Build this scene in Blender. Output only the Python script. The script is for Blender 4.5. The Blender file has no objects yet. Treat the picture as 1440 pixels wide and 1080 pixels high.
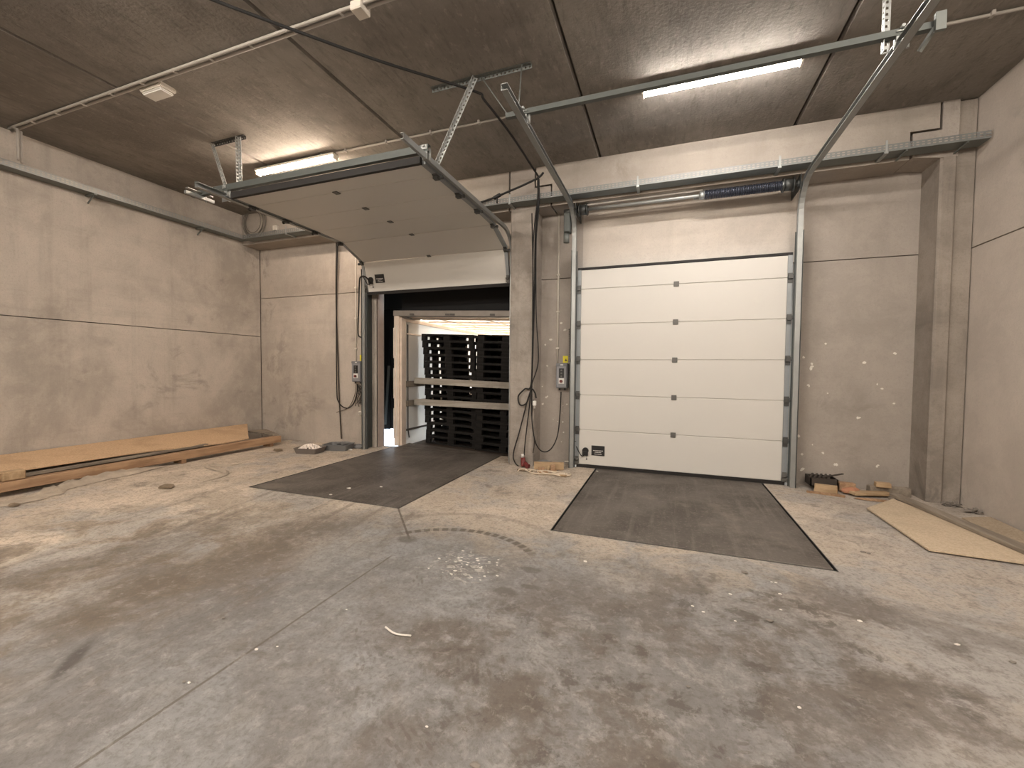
import bpy, bmesh, math, random
from mathutils import Vector, Matrix, noise
random.seed(7)
scene = bpy.context.scene
COL = scene.collection
# ------------------------------------------------------------------ camera model (1440x1080)
F = 593.8; PITCH, YAW, ROLL = .0350, .35067, -.00857; CH = 1.55
cy, sy, cp, sp, cr, sr = math.cos(YAW), math.sin(YAW), math.cos(PITCH), math.sin(PITCH), math.cos(ROLL), math.sin(ROLL)
fwd = Vector((-sy*cp, cy*cp, -sp)); rgt = Vector((cy, sy, 0)); dwn = fwd.cross(rgt)
cx = cr*rgt + sr*dwn; cd = -sr*rgt + cr*dwn
CAM = Vector((0, 0, CH))
def ray(x, y): return cx*((x-720)/F) + cd*((y-540)/F) + fwd
def PZ(x, y, z=0.0): d = ray(x, y); return CAM + d*((z-CH)/d.z)      # photo point measured on a level plane
def PY(x, y, Y): d = ray(x, y); return CAM + d*(Y/d.y)               # ... on a plane parallel to the dock wall
def PX(x, y, X): d = ray(x, y); return CAM + d*(X/d.x)               # ... on a plane parallel to the side walls
camd = bpy.data.cameras.new('camera'); cam = bpy.data.objects.new('camera', camd); COL.objects.link(cam)
camd.sensor_width = 36; camd.lens = F/1440*36; camd.clip_start = .02
up = -cd; bk = -fwd
cam.matrix_world = Matrix(((cx.x, up.x, bk.x, 0), (cx.y, up.y, bk.y, 0), (cx.z, up.z, bk.z, CH), (0, 0, 0, 1)))
scene.camera = cam
# ------------------------------------------------------------------ node helpers
class NT:
    def __init__(s, name):
        s.m = bpy.data.materials.new(name); s.m.use_nodes = True
        s.t = s.m.node_tree; s.t.nodes.clear()
        s.out = s.t.nodes.new('ShaderNodeOutputMaterial')
        s._pos = None
    def node(s, ty, **kw):
        n = s.t.nodes.new(ty)
        for k, v in kw.items(): setattr(n, k, v)
        return n
    def put(s, sock, v):
        if v is None: return
        if isinstance(v, (int, float)):
            sock.default_value = v
        elif isinstance(v, (tuple, list)):
            if sock.type == 'RGBA' and len(v) == 3: v = (*v, 1)
            sock.default_value = v
        else: s.t.links.new(v, sock)
    def pos(s):
        if s._pos is None: s._pos = s.node('ShaderNodeNewGeometry').outputs['Position']
        return s._pos
    def objpos(s): return s.node('ShaderNodeTexCoord').outputs['Object']
    def mapv(s, v, sc=(1, 1, 1), rot=(0, 0, 0), loc=(0, 0, 0)):
        n = s.node('ShaderNodeMapping'); s.put(n.inputs[0], v)
        n.inputs['Scale'].default_value = sc; n.inputs['Rotation'].default_value = rot; n.inputs['Location'].default_value = loc
        return n.outputs[0]
    def noise(s, v, scale=1, detail=4, rough=.55, dist=0):
        n = s.node('ShaderNodeTexNoise'); s.put(n.inputs['Vector'], v)
        n.inputs['Scale'].default_value = scale; n.inputs['Detail'].default_value = detail
        n.inputs['Roughness'].default_value = rough; n.inputs['Distortion'].default_value = dist
        return n.outputs[0]
    def voro(s, v, scale=1, feature='F1', out=0):
        n = s.node('ShaderNodeTexVoronoi', feature=feature); s.put(n.inputs['Vector'], v); n.inputs['Scale'].default_value = scale
        return n.outputs[out]
    def math(s, op, a, b=None, c=None, clamp=False):
        n = s.node('ShaderNodeMath', operation=op); n.use_clamp = clamp
        for i, q in enumerate((a, b, c)): s.put(n.inputs[i], q)
        return n.outputs[0]
    def step(s, v, a, b):                       # smooth 0..1 ramp (a > b allowed)
        n = s.node('ShaderNodeMapRange'); n.interpolation_type = 'SMOOTHSTEP'
        if a < b: lo, hi, o0, o1 = a, b, 0, 1
        else: lo, hi, o0, o1 = b, a, 1, 0
        s.put(n.inputs['Value'], v)
        n.inputs['From Min'].default_value = lo; n.inputs['From Max'].default_value = hi
        n.inputs['To Min'].default_value = o0; n.inputs['To Max'].default_value = o1
        return n.outputs[0]
    def mul(s, *a):
        r = a[0]
        for q in a[1:]: r = s.math('MULTIPLY', r, q)
        return r
    def mix(s, f, a, b, mode='MIX'):
        n = s.node('ShaderNodeMix', data_type='RGBA', blend_type=mode)
        s.put(n.inputs[0], f); s.put(n.inputs[6], a); s.put(n.inputs[7], b)
        return n.outputs[2]
    def sep(s, v):
        n = s.node('ShaderNodeSeparateXYZ'); s.put(n.inputs[0], v); return n.outputs
    def blob(s, c, r, soft=.4, sq=(1, 1), rot=0, jag=None, plane='xy'):
        # soft patch around a point, edge broken up by a noise value
        v = s.mapv(s.pos(), loc=(-c[0], -c[1], 0))
        v = s.mapv(v, rot=(0, 0, rot)); v = s.mapv(v, sc=(sq[0], sq[1], 0))
        n = s.node('ShaderNodeVectorMath', operation='LENGTH'); s.put(n.inputs[0], v)
        d = n.outputs['Value']
        if jag is not None: d = s.math('ADD', d, s.math('MULTIPLY', s.math('SUBTRACT', jag, .5), r*1.6))
        return s.step(d, r*(1+soft), r*(1-soft))
    def bump(s, h, dist=.01, strength=.5):
        n = s.node('ShaderNodeBump'); s.put(n.inputs['Height'], h)
        n.inputs['Distance'].default_value = dist; n.inputs['Strength'].default_value = strength
        return n.outputs[0]
    def bsdf(s, col, rough=.7, metal=0, normal=None, spec=.5, **kw):
        n = s.node('ShaderNodeBsdfPrincipled')
        s.put(n.inputs['Base Color'], col); s.put(n.inputs['Roughness'], rough); s.put(n.inputs['Metallic'], metal)
        n.inputs['Specular IOR Level'].default_value = spec
        if normal is not None: s.put(n.inputs['Normal'], normal)
        for k, v in kw.items(): s.put(n.inputs[k.replace('_', ' ')], v)
        s.t.links.new(n.outputs[0], s.out.inputs[0]); return s.m
MAT = {}
def plain(name, col, rough=.6, metal=0, var=.12, vscale=6, spec=.5, bump=0):
    t = NT(name); p = t.pos()
    n = t.noise(p, vscale, 5, .6)
    c = t.mix(n, tuple(max(0, q*(1-var)) for q in col), tuple(min(1, q*(1+var)) for q in col))
    nm = t.bump(t.noise(p, vscale*14, 3), .004, bump) if bump else None
    MAT[name] = t.bsdf(c, rough, metal, nm, spec); return MAT[name]
def concrete(name, col, dark, streak=.35, blotch=.5, pale=None, axis=0):
    t = NT(name); p = t.pos()
    big = t.step(t.noise(p, .55, 8, .66, .5), .40, .62)
    med = t.step(t.noise(p, 2.0, 9, .72, .3), .42, .64)
    c = t.mix(t.mul(big, blotch), col, dark)
    vs = t.step(t.noise(t.mapv(p, (3.4, 3.4, .2)), 1.0, 8, .68), .50, .68)     # run-down streaks
    c = t.mix(t.mul(vs, streak), c, dark)
    hz = t.step(t.noise(t.mapv(p, (.4, .4, 5)), 1.0, 7, .7), .52, .68)         # shutter-board lines
    c = t.mix(t.mul(hz, streak*.7), c, dark)
    c = t.mix(t.mul(med, .42), c, pale or tuple(q*1.2 for q in col))
    sm = t.mul(t.step(t.noise(t.mapv(p, loc=(5, 2, 8)), 1.1, 9, .74, .6), .54, .66), t.step(t.noise(t.mapv(p, loc=(1, 1, 4)), .45, 3), .48, .60))
    c = t.mix(t.mul(sm, .6), c, tuple(q*.78 for q in dark))                    # grey smudges
    fine = t.noise(p, 42, 5, .75)
    c = t.mix(t.mul(t.step(fine, .48, .70), .34), c, dark)
    grain = t.noise(p, 130, 3, .8)
    c = t.mix(t.mul(t.step(grain, .50, .75), .30), c, tuple(q*.85 for q in dark))
    pores = t.step(t.voro(p, 30), .10, .05)
    pm = t.step(t.noise(p, 1.7, 3), .50, .62)
    c = t.mix(t.mul(pores, pm, .5), c, tuple(q*.5 for q in dark))
    h = t.math('ADD', t.mul(fine, .6), t.math('ADD', t.noise(p, 9, 5, .7), t.mul(grain, .3)))
    MAT[name] = t.bsdf(c, t.mix(med, (.78,)*3, (.9,)*3), 0, t.bump(h, .008, .45), .25); return MAT[name]
# ------------------------------------------------------------------ materials
concrete('concrete_left', (.475, .425, .372), (.285, .254, .222), .40, .65)
concrete('concrete_back', (.46, .407, .352), (.31, .272, .234), .34, .45)
concrete('concrete_pale_lit', (.50, .447, .39), (.37, .328, .284), .28, .4)  # pale lintel concrete, the near lamp's brightness partly put into its colour
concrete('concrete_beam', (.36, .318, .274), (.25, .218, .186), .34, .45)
concrete('concrete_grey', (.36, .319, .281), (.26, .229, .202), .28, .45)
concrete('concrete_pillar', (.385, .342, .300), (.215, .189, .165), .5, .55)
concrete('concrete_column', (.325, .284, .244), (.165, .142, .121), .6, .6)
concrete('concrete_right', (.52, .462, .405), (.40, .354, .311), .2, .4)
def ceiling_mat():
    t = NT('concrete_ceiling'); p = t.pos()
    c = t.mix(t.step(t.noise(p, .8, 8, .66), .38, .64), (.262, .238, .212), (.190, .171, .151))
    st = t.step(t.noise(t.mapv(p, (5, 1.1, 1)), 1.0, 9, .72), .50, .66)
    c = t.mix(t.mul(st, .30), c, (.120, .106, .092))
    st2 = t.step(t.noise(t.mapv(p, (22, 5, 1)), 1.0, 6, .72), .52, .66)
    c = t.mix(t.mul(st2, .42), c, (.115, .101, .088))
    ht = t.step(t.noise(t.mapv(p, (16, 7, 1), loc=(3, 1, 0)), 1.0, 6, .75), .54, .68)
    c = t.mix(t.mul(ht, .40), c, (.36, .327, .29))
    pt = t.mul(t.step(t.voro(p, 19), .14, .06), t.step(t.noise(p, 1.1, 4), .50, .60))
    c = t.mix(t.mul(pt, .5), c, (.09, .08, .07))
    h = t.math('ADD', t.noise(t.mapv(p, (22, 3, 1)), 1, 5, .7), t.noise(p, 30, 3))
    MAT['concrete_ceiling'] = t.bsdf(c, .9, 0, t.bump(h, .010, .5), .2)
ceiling_mat()
def floor_mat():
    t = NT('concrete_floor'); p = t.pos(); X, Y, Z = t.sep(p)
    wob = t.noise(p, 1.1, 5, .6)
    n1 = t.noise(p, .75, 7, .62, .3); n2 = t.noise(t.mapv(p, loc=(7, 3, 0)), 1.7, 8, .68, .5)
    n3 = t.noise(t.mapv(p, loc=(2, 9, 0)), 5.5, 7, .72, .6); fine = t.noise(p, 38, 5, .72)
    base = t.mix(t.step(n1, .38, .62), (.213, .206, .199), (.158, .149, .140))
    base = t.mix(t.mul(t.step(n3, .46, .64), .40), base, (.30, .285, .265))
    # dry dust: on the left, between the docks and along the walls
    xl = t.math('ADD', X, t.math('MULTIPLY', t.math('SUBTRACT', wob, .5), 2.6))
    yl = t.math('ADD', Y, t.math('MULTIPLY', t.math('SUBTRACT', n2, .5), 2.0))
    dust = t.math('MAXIMUM', t.step(t.math('ADD', xl, t.mul(yl, -.55)), -3.6, -6.6), t.mul(t.step(yl, 3.0, 4.3), .85))
    base = t.mix(t.mul(dust, .85), base, t.mix(t.step(n2, .38, .62), (.72, .60, .475), (.55, .455, .355)))
    dkl = t.mul(t.step(xl, -2.6, -3.4), t.step(xl, -6.4, -4.8), t.step(n2, .42, .58), t.step(yl, 4.2, 2.4))
    base = t.mix(t.mul(dkl, .8), base, (.165, .128, .092))
    base = t.mix(t.mul(t.step(xl, .6, 2.0), t.step(yl, 1.4, 2.4), .75), base, t.mix(t.step(n2, .4, .6), (.50, .44, .38), (.36, .317, .275)))
    # pale worn places
    pale = t.mul(t.step(n2, .55, .45), t.step(t.noise(t.mapv(p, loc=(4, 4, 0)), .6, 4), .45, .56))
    base = t.mix(t.mul(pale, .55), base, (.262, .262, .262))
    # trodden brown dirt
    area = t.math('MAXIMUM', t.blob((-.25, 2.0), 1.15, .6, (1, 1.25), 0, n1), t.blob((.8, 2.9), .95, .6, (.9, 1.3), 0, n1))
    spot = t.blob((-1.15, 2.08), .30, .4, (1, 1.35), .3, n2)
    d1 = t.noise(t.mapv(p, loc=(11, 4, 0)), 1.7, 12, .70, .2); d2 = t.noise(t.mapv(p, loc=(3, 14, 0)), 4.2, 10, .74, .3)
    dirt = t.math('MAXIMUM', t.mul(area, t.step(d1, .46, .56)), t.mul(spot, t.step(d2, .40, .52)))
    base = t.mix(t.mul(dirt, .82), base, (.120, .098, .080))
    base = t.mix(t.mul(area, t.step(d2, .53, .61), .7), base, (.072, .058, .047))
    base = t.mix(t.mul(area, t.step(d2, .45, .38), .6), base, (.29, .274, .254))
    gen = t.mul(t.step(d1, .52, .62), t.step(d2, .46, .58))
    base = t.mix(t.mul(gen, .6), base, (.140, .117, .097))
    # two darker lanes worn towards the left dock
    for off, w, k in ((-3.62, .50, .75), (-4.55, .42, .55)):
        lane = t.step(t.math('ABSOLUTE', t.math('ADD', t.math('SUBTRACT', X, t.math('MULTIPLY_ADD', Y, .15, off)), t.math('MULTIPLY', t.math('SUBTRACT', wob, .5), .9))), w, w*.25)
        lane = t.mul(lane, t.step(d1, .36, .54), t.step(Y, 4.0, 3.2), t.step(Y, .7, 1.6))
        base = t.mix(t.mul(lane, k), base, (.125, .100, .076))
    # short tyre-lug dashes
    tread = d2
    for rot, sc_, ms in ((.5, (10, 34, 1), t.blob((-.75, 1.55), .75, .6, (1, 1.1), 0, n1)), (-.35, (11, 32, 1), t.blob((.35, 2.35), 1.1, .6, (1, 1), 0, n1)), (1.0, (9, 30, 1), t.blob((-1.2, 2.3), .8, .6, (1, 1), 0, n1))):
        dv = t.voro(t.mapv(t.mapv(p, rot=(0, 0, rot)), sc_), 1)
        base = t.mix(t.mul(t.step(dv, .34, .24), ms, t.step(t.noise(t.mapv(p, loc=(rot*9, 0, 0)), 2.4, 5), .51, .60), .55), base, (.105, .085, .070))
    # drag streaks running towards the left dock
    stv = t.noise(t.mapv(t.mapv(p, rot=(0, 0, -.16)), (5.5, .45, 1)), 1.0, 6, .66, .4)
    smask = t.mul(t.step(X, -1.9, -2.6), t.step(X, -6.6, -4.2), t.step(Y, 5.5, 3.5))
    base = t.mix(t.mul(t.step(stv, .52, .64), smask, .5), base, (.145, .118, .093))
    # black tyre sweep on the right
    def ring(c, r, w, a0, a1, jag=.0):
        vx = t.math('SUBTRACT', X, c[0]); vy = t.math('SUBTRACT', Y, c[1])
        d = t.math('SQRT', t.math('ADD', t.mul(vx, vx), t.mul(vy, vy)))
        if jag: d = t.math('ADD', d, t.mul(t.math('SUBTRACT', wob, .5), jag))
        a = t.math('ARCTAN2', vy, vx)
        m = t.step(t.math('ABSOLUTE', t.math('SUBTRACT', d, r)), w, w*.55)
        return t.mul(m, t.step(a, a0-.12, a0+.08), t.step(a, a1+.12, a1-.08)), a
    m, a = ring((1.15, 1.9), 1.46, .11, .55, 1.75, .25)
    base = t.mix(t.mul(m, .55), base, (.17, .15, .135))
    m, a = ring((1.6, 1.7), 1.75, .07, .3, 1.6, .2)
    base = t.mix(t.mul(m, .35), base, (.19, .17, .15))
    # curved row of tread prints in front of the pillar
    m, a = ring((-1.66, 2.77), .85, .045, .75, 2.45)
    bars = t.step(t.math('SINE', t.mul(a, 62)), -.75, -.2)
    base = t.mix(t.mul(m, t.math('MULTIPLY_ADD', bars, .65, .3), .95), base, (.105, .085, .068))
    m, a = ring((-1.70, 3.0), 1.06, .05, .8, 2.5)
    base = t.mix(t.mul(m, .35), base, (.20, .165, .13))
    # saw-cut line and the crack from the plate corner
    ln = t.mul(t.step(t.math('ABSOLUTE', t.math('ADD', X, t.math('MULTIPLY_ADD', t.math('SUBTRACT', n3, .5), .012, 2.105))), .011, .005), t.step(Y, 2.95, 2.85))
    base = t.mix(t.mul(ln, .8), base, (.10, .08, .062))
    cr_ = t.math('ABSOLUTE', t.math('ADD', t.mul(t.math('ADD', X, 2.775), .749), t.mul(t.math('SUBTRACT', Y, 3.93), .662)))
    crm = t.mul(t.step(cr_, .014, .006), t.step(Y, 3.2, 3.26), t.step(Y, 3.94, 3.92), t.step(X, -1.9, -2.0), t.step(X, -3.1, -2.9))
    base = t.mix(t.mul(crm, .85), base, (.09, .07, .055))
    # stains
    for c, r, sq in (((-.95, 3.07), .06, (.7, 1.3)), ((-1.03, 2.70), .07, (.8, 1.2)), ((-.88, 2.83), .05, (.7, 1.5)), ((.26, 3.28), .03, (1, 1)), ((-2.18, 3.22), .07, (.8, 1))):
        base = t.mix(t.mul(t.blob(c, r, .35, sq, 0, n3), .75), base, (.11, .095, .082))
    base = t.mix(t.mul(t.blob((-2.9, 1.24), .035, .6, (1, .22), -.7, n3), .85), base, (.075, .065, .06))
    base = t.mix(t.mul(t.blob((-2.7, 2.2), .28, .6, (1.6, .7), -.3, n3), t.step(n3, .40, .62), .75), base, (.13, .10, .075))
    # flaked pale coating
    fl = t.mul(t.blob((-1.45, 2.95), .30, .6, (1, 1.25), 0, n2), t.step(t.noise(t.mapv(p, (1, 1.5, 1)), 15, 5, .6, .9), .535, .60))
    base = t.mix(t.mul(fl, .6), base, (.56, .51, .46))
    midn = t.noise(t.mapv(p, loc=(8, 2, 0)), 13, 8, .76, .3)
    base = t.mix(t.mul(t.step(midn, .50, .62), .38), base, (.110, .095, .082))
    base = t.mix(t.mul(t.step(midn, .47, .36), .28), base, (.40, .38, .355))
    base = t.mix(t.mul(t.step(fine, .47, .66), .45), base, (.105, .092, .080))
    grit = t.step(t.voro(p, 26), .055, .03)
    base = t.mix(t.mul(grit, t.step(t.noise(p, .9, 3), .55, .66), .6), base, (.55, .50, .44))
    h = t.math('ADD', t.mul(fine, .5), t.math('ADD', n3, t.mul(tread, area)))
    rough = t.math('ADD', .62, t.mul(dust, .25))
    MAT['concrete_floor'] = t.bsdf(base, rough, 0, t.bump(t.math('ADD', h, midn), .010, .5), .32)
floor_mat()
def steel_plate_mat():
    t = NT('worn_steel'); p = t.pos()
    n = t.noise(p, 1.6, 7, .66, .4); st = t.noise(t.mapv(p, (14, .8, 1)), 1, 6, .68); f = t.noise(p, 30, 5, .72)
    c = t.mix(t.step(n, .36, .66), (.135, .118, .102), (.08, .068, .058))
    c = t.mix(t.mul(t.step(st, .50, .68), .5), c, (.19, .168, .147))
    c = t.mix(t.mul(t.step(f, .52, .68), .5), c, (.25, .222, .195))
    sp_ = t.mul(t.step(t.voro(p, 17), .09, .04), t.step(t.noise(p, 2.3, 4), .52, .6))
    c = t.mix(t.mul(sp_, .7), c, (.34, .31, .28))
    ed = t.step(t.noise(t.mapv(p, loc=(3, 0, 0)), .9, 6, .7), .56, .66)
    c = t.mix(t.mul(ed, .35), c, (.28, .245, .205))
    MAT['worn_steel'] = t.bsdf(c, t.mix(n, (.45,)*3, (.7,)*3), .25, t.bump(t.math('ADD', f, st), .004, .4), .4)
steel_plate_mat()
def wood_mat(name, a, b, axis=1, rough=.75, sc=1.0):
    t = NT(name); p = t.objpos()
    s = [16*sc, 16*sc, 16*sc]; s[axis] = 1.1*sc
    g = t.noise(t.mapv(p, tuple(s)), 1, 6, .62, .5); k = t.noise(p, 2.3*sc, 4, .6)
    c = t.mix(t.step(g, .34, .66), a, b)
    c = t.mix(t.mul(t.step(k, .50, .72), .4), c, tuple(q*.62 for q in b))
    MAT[name] = t.bsdf(c, rough, 0, t.bump(g, .003, .4), .25)
wood_mat('timber_brown', (.43, .28, .17), (.28, .17, .10), 1)
wood_mat('timber_pale', (.46, .33, .20), (.33, .225, .13), 0)
wood_mat('timber_grey', (.30, .255, .205), (.20, .165, .13), 1)
wood_mat('pallet_wood', (.020, .0175, .016), (.011, .010, .009), 0, .85)
wood_mat('board_grey', (.42, .385, .335), (.30, .27, .23), 0)
def chip(name, a, b):
    t = NT(name); p = t.pos()
    v = t.voro(p, 85, out=1); n = t.noise(p, 1.8, 5, .6); f = t.noise(p, 55, 4, .7)
    c = t.mix(t.step(f, .38, .62), a, b)
    c = t.mix(t.mul(t.step(n, .46, .68), .45), c, tuple(q*.72 for q in b))
    g = t.node('ShaderNodeSeparateColor'); t.put(g.inputs[0], v)
    c = t.mix(t.mul(t.step(g.outputs[0], .7, .95), .22), c, tuple(min(1, q*1.35) for q in a))
    MAT[name] = t.bsdf(c, .82, 0, t.bump(f, .002, .3), .2)
chip('chipboard_tan', (.60, .42, .265), (.49, .335, .205))
chip('chipboard_yellow', (.56, .455, .335), (.47, .375, .265))
chip('chipboard_dusty', (.40, .325, .24), (.31, .245, .175))
plain('galvanised', (.34, .35, .34), .5, .7, .15, 9)
plain('galvanised_matt', (.17, .182, .172), .6, .4, .15, 9)
plain('tray_zinc', (.20, .205, .20), .6, .5, .2, 9)
plain('cap_zinc', (.27, .285, .29), .5, .35, .15, 9)
plain('channel_dark', (.105, .115, .108), .6, .4, .15, 9)
plain('cable_grey', (.13, .115, .095), .7, 0, .2, 9)
plain('dark_steel', (.070, .073, .070), .5, .6, .2, 9)
plain('green_grey_steel', (.095, .103, .098), .5, .5, .12, 6)
plain('door_white', (.585, .565, .525), .42, 0, .025, 1.2, .4)
plain('clamp_dark', (.085, .085, .082), .45, .6, .3, 20)
plain('hinge_grey', (.13, .125, .115), .5, .4, .1, 9)
plain('black_plastic', (.012, .012, .012), .45, 0, .2, 9)
plain('rubber_black', (.018, .016, .015), .75, 0, .25, 9)
plain('cable_black', (.010, .009, .0085), .8, 0, .2, 9)
plain('cable_brown', (.045, .037, .03), .8, 0, .2, 9)
plain('spring_blue', (.035, .040, .058), .4, .4, .25, 12)
plain('pvc_white', (.62, .57, .50), .5, 0, .06, 5)
plain('pvc_grey', (.36, .33, .295), .55, 0, .08, 5)
plain('label_white', (.72, .70, .66), .6, 0, .05, 9)
plain('box_grey', (.165, .165, .175), .5, 0, .08, 8)
plain('box_grey_light', (.235, .235, .245), .5, 0, .08, 8)
plain('yellow', (.72, .62, .012), .5, 0, .06, 9)
plain('ink_dark', (.10, .05, .02), .6, 0, .1, 9)
plain('red_plastic', (.13, .020, .018), .5, 0, .25, 18)
plain('tub_brown', (.165, .14, .122), .55, 0, .1, 8)
plain('tub_grey', (.165, .165, .165), .55, 0, .15, 8)
plain('grain_white', (.86, .77, .70), .6, 0, .12, 60)
plain('strap_pale', (.62, .52, .40), .6, 0, .2, 20)
plain('film', (.40, .335, .265), .5, 0, .4, 9)
plain('rag_brown', (.22, .17, .12), .9, 0, .3, 14, .2, .4)
plain('stone', (.20, .175, .15), .85, 0, .3, 14)
plain('chip_white', (.68, .64, .58), .7, 0, .1, 20)
plain('red_brick', (.40, .19, .11), .9, 0, .2, 16)
plain('crate_dark', (.045, .035, .028), .7, 0, .25, 9)
plain('trailer_white', (.66, .60, .53), .5, 0, .06, 2.2)
plain('trailer_frame', (.70, .585, .49), .5, .1, .22, 7)
plain('trailer_header', (.27, .24, .21), .55, .1, .2, 6)
plain('trailer_dark', (.09, .08, .072), .6, 0, .2, 7)
plain('trailer_floor', (.055, .040, .030), .7, 0, .4, 5)
plain('curtain_black', (.004, .004, .0045), .8, 0, .3, 4)
plain('yard', (.26, .32, .38), .9, 0, .15, 1.5)
plain('jamb_pink', (.42, .335, .285), .85, 0, .2, 7, .2)
plain('pit_dark', (.02, .018, .016), .9)
def roof_mat(nm, ca, cb_, f):
    t = NT(nm); p = t.pos()
    d = t.node('ShaderNodeBsdfDiffuse'); tr = t.node('ShaderNodeBsdfTranslucent'); mx = t.node('ShaderNodeMixShader')
    c = t.mix(t.noise(p, 3, 4), ca, cb_)
    t.put(d.inputs[0], c); t.put(tr.inputs[0], c); mx.inputs[0].default_value = f
    t.t.links.new(d.outputs[0], mx.inputs[1]); t.t.links.new(tr.outputs[0], mx.inputs[2]); t.t.links.new(mx.outputs[0], t.out.inputs[0])
    MAT[nm] = t.m
roof_mat('roof_sheet', (.80, .68, .56), (.90, .79, .67), .6)
roof_mat('side_curtain_white', (.78, .74, .69), (.84, .81, .76), .3)
def lamp(name, col, st):
    t = NT(name); e = t.node('ShaderNodeEmission'); t.put(e.inputs[0], col); e.inputs[1].default_value = st
    t.t.links.new(e.outputs[0], t.out.inputs[0]); MAT[name] = t.m
lamp('lamp_warm', (1, .82, .665), 42)
lamp('lamp_cool', (1, .925, .86), 31)
lamp('lamp_hall_fill', (1, .905, .80), 66)
# ------------------------------------------------------------------ mesh helpers
class MB:
    def __init__(s): s.bm = bmesh.new()
    def faces(s, vs, fs, smooth=False):
        v = [s.bm.verts.new(q) for q in vs]
        for f in fs:
            try: fc = s.bm.faces.new([v[i] for i in f]); fc.smooth = smooth
            except ValueError: pass
        return s
    def box(s, x0, x1, y0, y1, z0, z1):
        return s.faces([(x0, y0, z0), (x1, y0, z0), (x1, y1, z0), (x0, y1, z0), (x0, y0, z1), (x1, y0, z1), (x1, y1, z1), (x0, y1, z1)],
                       [(0, 3, 2, 1), (4, 5, 6, 7), (0, 1, 5, 4), (1, 2, 6, 5), (2, 3, 7, 6), (3, 0, 4, 7)])
    def hexa(s, b, t):                            # four bottom points, four top points
        return s.faces([*b, *t], [(0, 3, 2, 1), (4, 5, 6, 7), (0, 1, 5, 4), (1, 2, 6, 5), (2, 3, 7, 6), (3, 0, 4, 7)])
    def bar(s, p, q, w, h, upv=(0, 0, 1)):
        p, q = Vector(p), Vector(q); d = (q-p).normalized(); u = Vector(upv)
        r = d.cross(u)
        if r.length < 1e-4: r = d.cross(Vector((1, 0, 0)))
        r.normalize(); u = r.cross(d).normalized()
        a, b = r*(w/2), u*(h/2)
        return s.hexa([p-a-b, p+a-b, q+a-b, q-a-b], [p-a+b, p+a+b, q+a+b, q-a+b])
    def tube(s, pts, r, n=7):
        pts = [Vector(q) for q in pts]; m = len(pts); rings = []; ref = None
        for i, q in enumerate(pts):
            d = (pts[min(i+1, m-1)] - pts[max(i-1, 0)]).normalized()
            if ref is None:
                ref = d.cross(Vector((0, 0, 1)))
                if ref.length < .05: ref = d.cross(Vector((1, 0, 0)))
            ref = (ref - d*ref.dot(d)).normalized(); b = d.cross(ref)
            rr = r[i] if isinstance(r, (list, tuple)) else r
            rings.append([s.bm.verts.new(q + (ref*math.cos(2*math.pi*k/n) + b*math.sin(2*math.pi*k/n))*rr) for k in range(n)])
        for i in range(m-1):
            for k in range(n):
                f = s.bm.faces.new((rings[i][k], rings[i][(k+1) % n], rings[i+1][(k+1) % n], rings[i+1][k])); f.smooth = True
        s.bm.faces.new(rings[0][::-1]); s.bm.faces.new(rings[-1]); return s
    def cyl(s, p, q, r, n=14): return s.tube([p, q], r, n)
    def prism(s, poly, axis, a, b):               # poly in the two other axes, swept a..b along axis
        def P(u, v, w): return {'x': (w, u, v), 'y': (u, w, v), 'z': (u, v, w)}[axis]
        n = len(poly)
        va = [s.bm.verts.new(P(u, v, a)) for u, v in poly]; vb = [s.bm.verts.new(P(u, v, b)) for u, v in poly]
        for i in range(n): s.bm.faces.new((va[i], va[(i+1) % n], vb[(i+1) % n], vb[i]))
        s.bm.faces.new(va[::-1]); s.bm.faces.new(vb); return s
    def sweep(s, prof, path, side):               # profile (along side, along in-plane normal) swept along a planar path
        side = Vector(side); path = [Vector(q) for q in path]; m = len(path); rings = []
        for i, q in enumerate(path):
            d = (path[min(i+1, m-1)] - path[max(i-1, 0)]).normalized(); nrm = side.cross(d).normalized()
            rings.append([s.bm.verts.new(q + side*u + nrm*v) for u, v in prof])
        k = len(prof)
        for i in range(m-1):
            for j in range(k): s.bm.faces.new((rings[i][j], rings[i][(j+1) % k], rings[i+1][(j+1) % k], rings[i+1][j]))
        s.bm.faces.new(rings[0][::-1]); s.bm.faces.new(rings[-1]); return s
    def blob(s, c, r, sq=(1, 1, 1), seed=0, amp=.35, sub=2, freq=2.0, smooth=False):
        g = bmesh.ops.create_icosphere(s.bm, subdivisions=sub, radius=1)
        for v in g['verts']:
            k = 1 + amp*noise.noise(v.co*freq + Vector((seed*3.1, seed*1.7, 0)))
            v.co = Vector(c) + Vector((v.co.x*sq[0], v.co.y*sq[1], v.co.z*sq[2]))*(r*k)
        return s
    def bevel(s, w, seg=1):
        bmesh.ops.bevel(s.bm, geom=[e for e in s.bm.edges], offset=w, segments=seg, affect='EDGES', clamp_overlap=True); return s
    def build(s, name, mat, parent=None):
        bmesh.ops.recalc_face_normals(s.bm, faces=s.bm.faces)
        me = bpy.data.meshes.new(name)
        if parent is None:
            co = [v.co for v in s.bm.verts]
            o0 = Vector(((min(c.x for c in co)+max(c.x for c in co))/2, (min(c.y for c in co)+max(c.y for c in co))/2, min(c.z for c in co)))
        else: o0 = Vector(parent['_w'])
        for v in s.bm.verts: v.co -= o0
        s.bm.to_mesh(me); s.bm.free()
        for mm in (mat if isinstance(mat, list) else [mat]): me.materials.append(MAT[mm])
        ob = bpy.data.objects.new(name, me); COL.objects.link(ob)
        ob['_w'] = tuple(o0)
        if parent is None: ob.location = o0
        else: ob.parent = parent
        return ob
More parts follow.
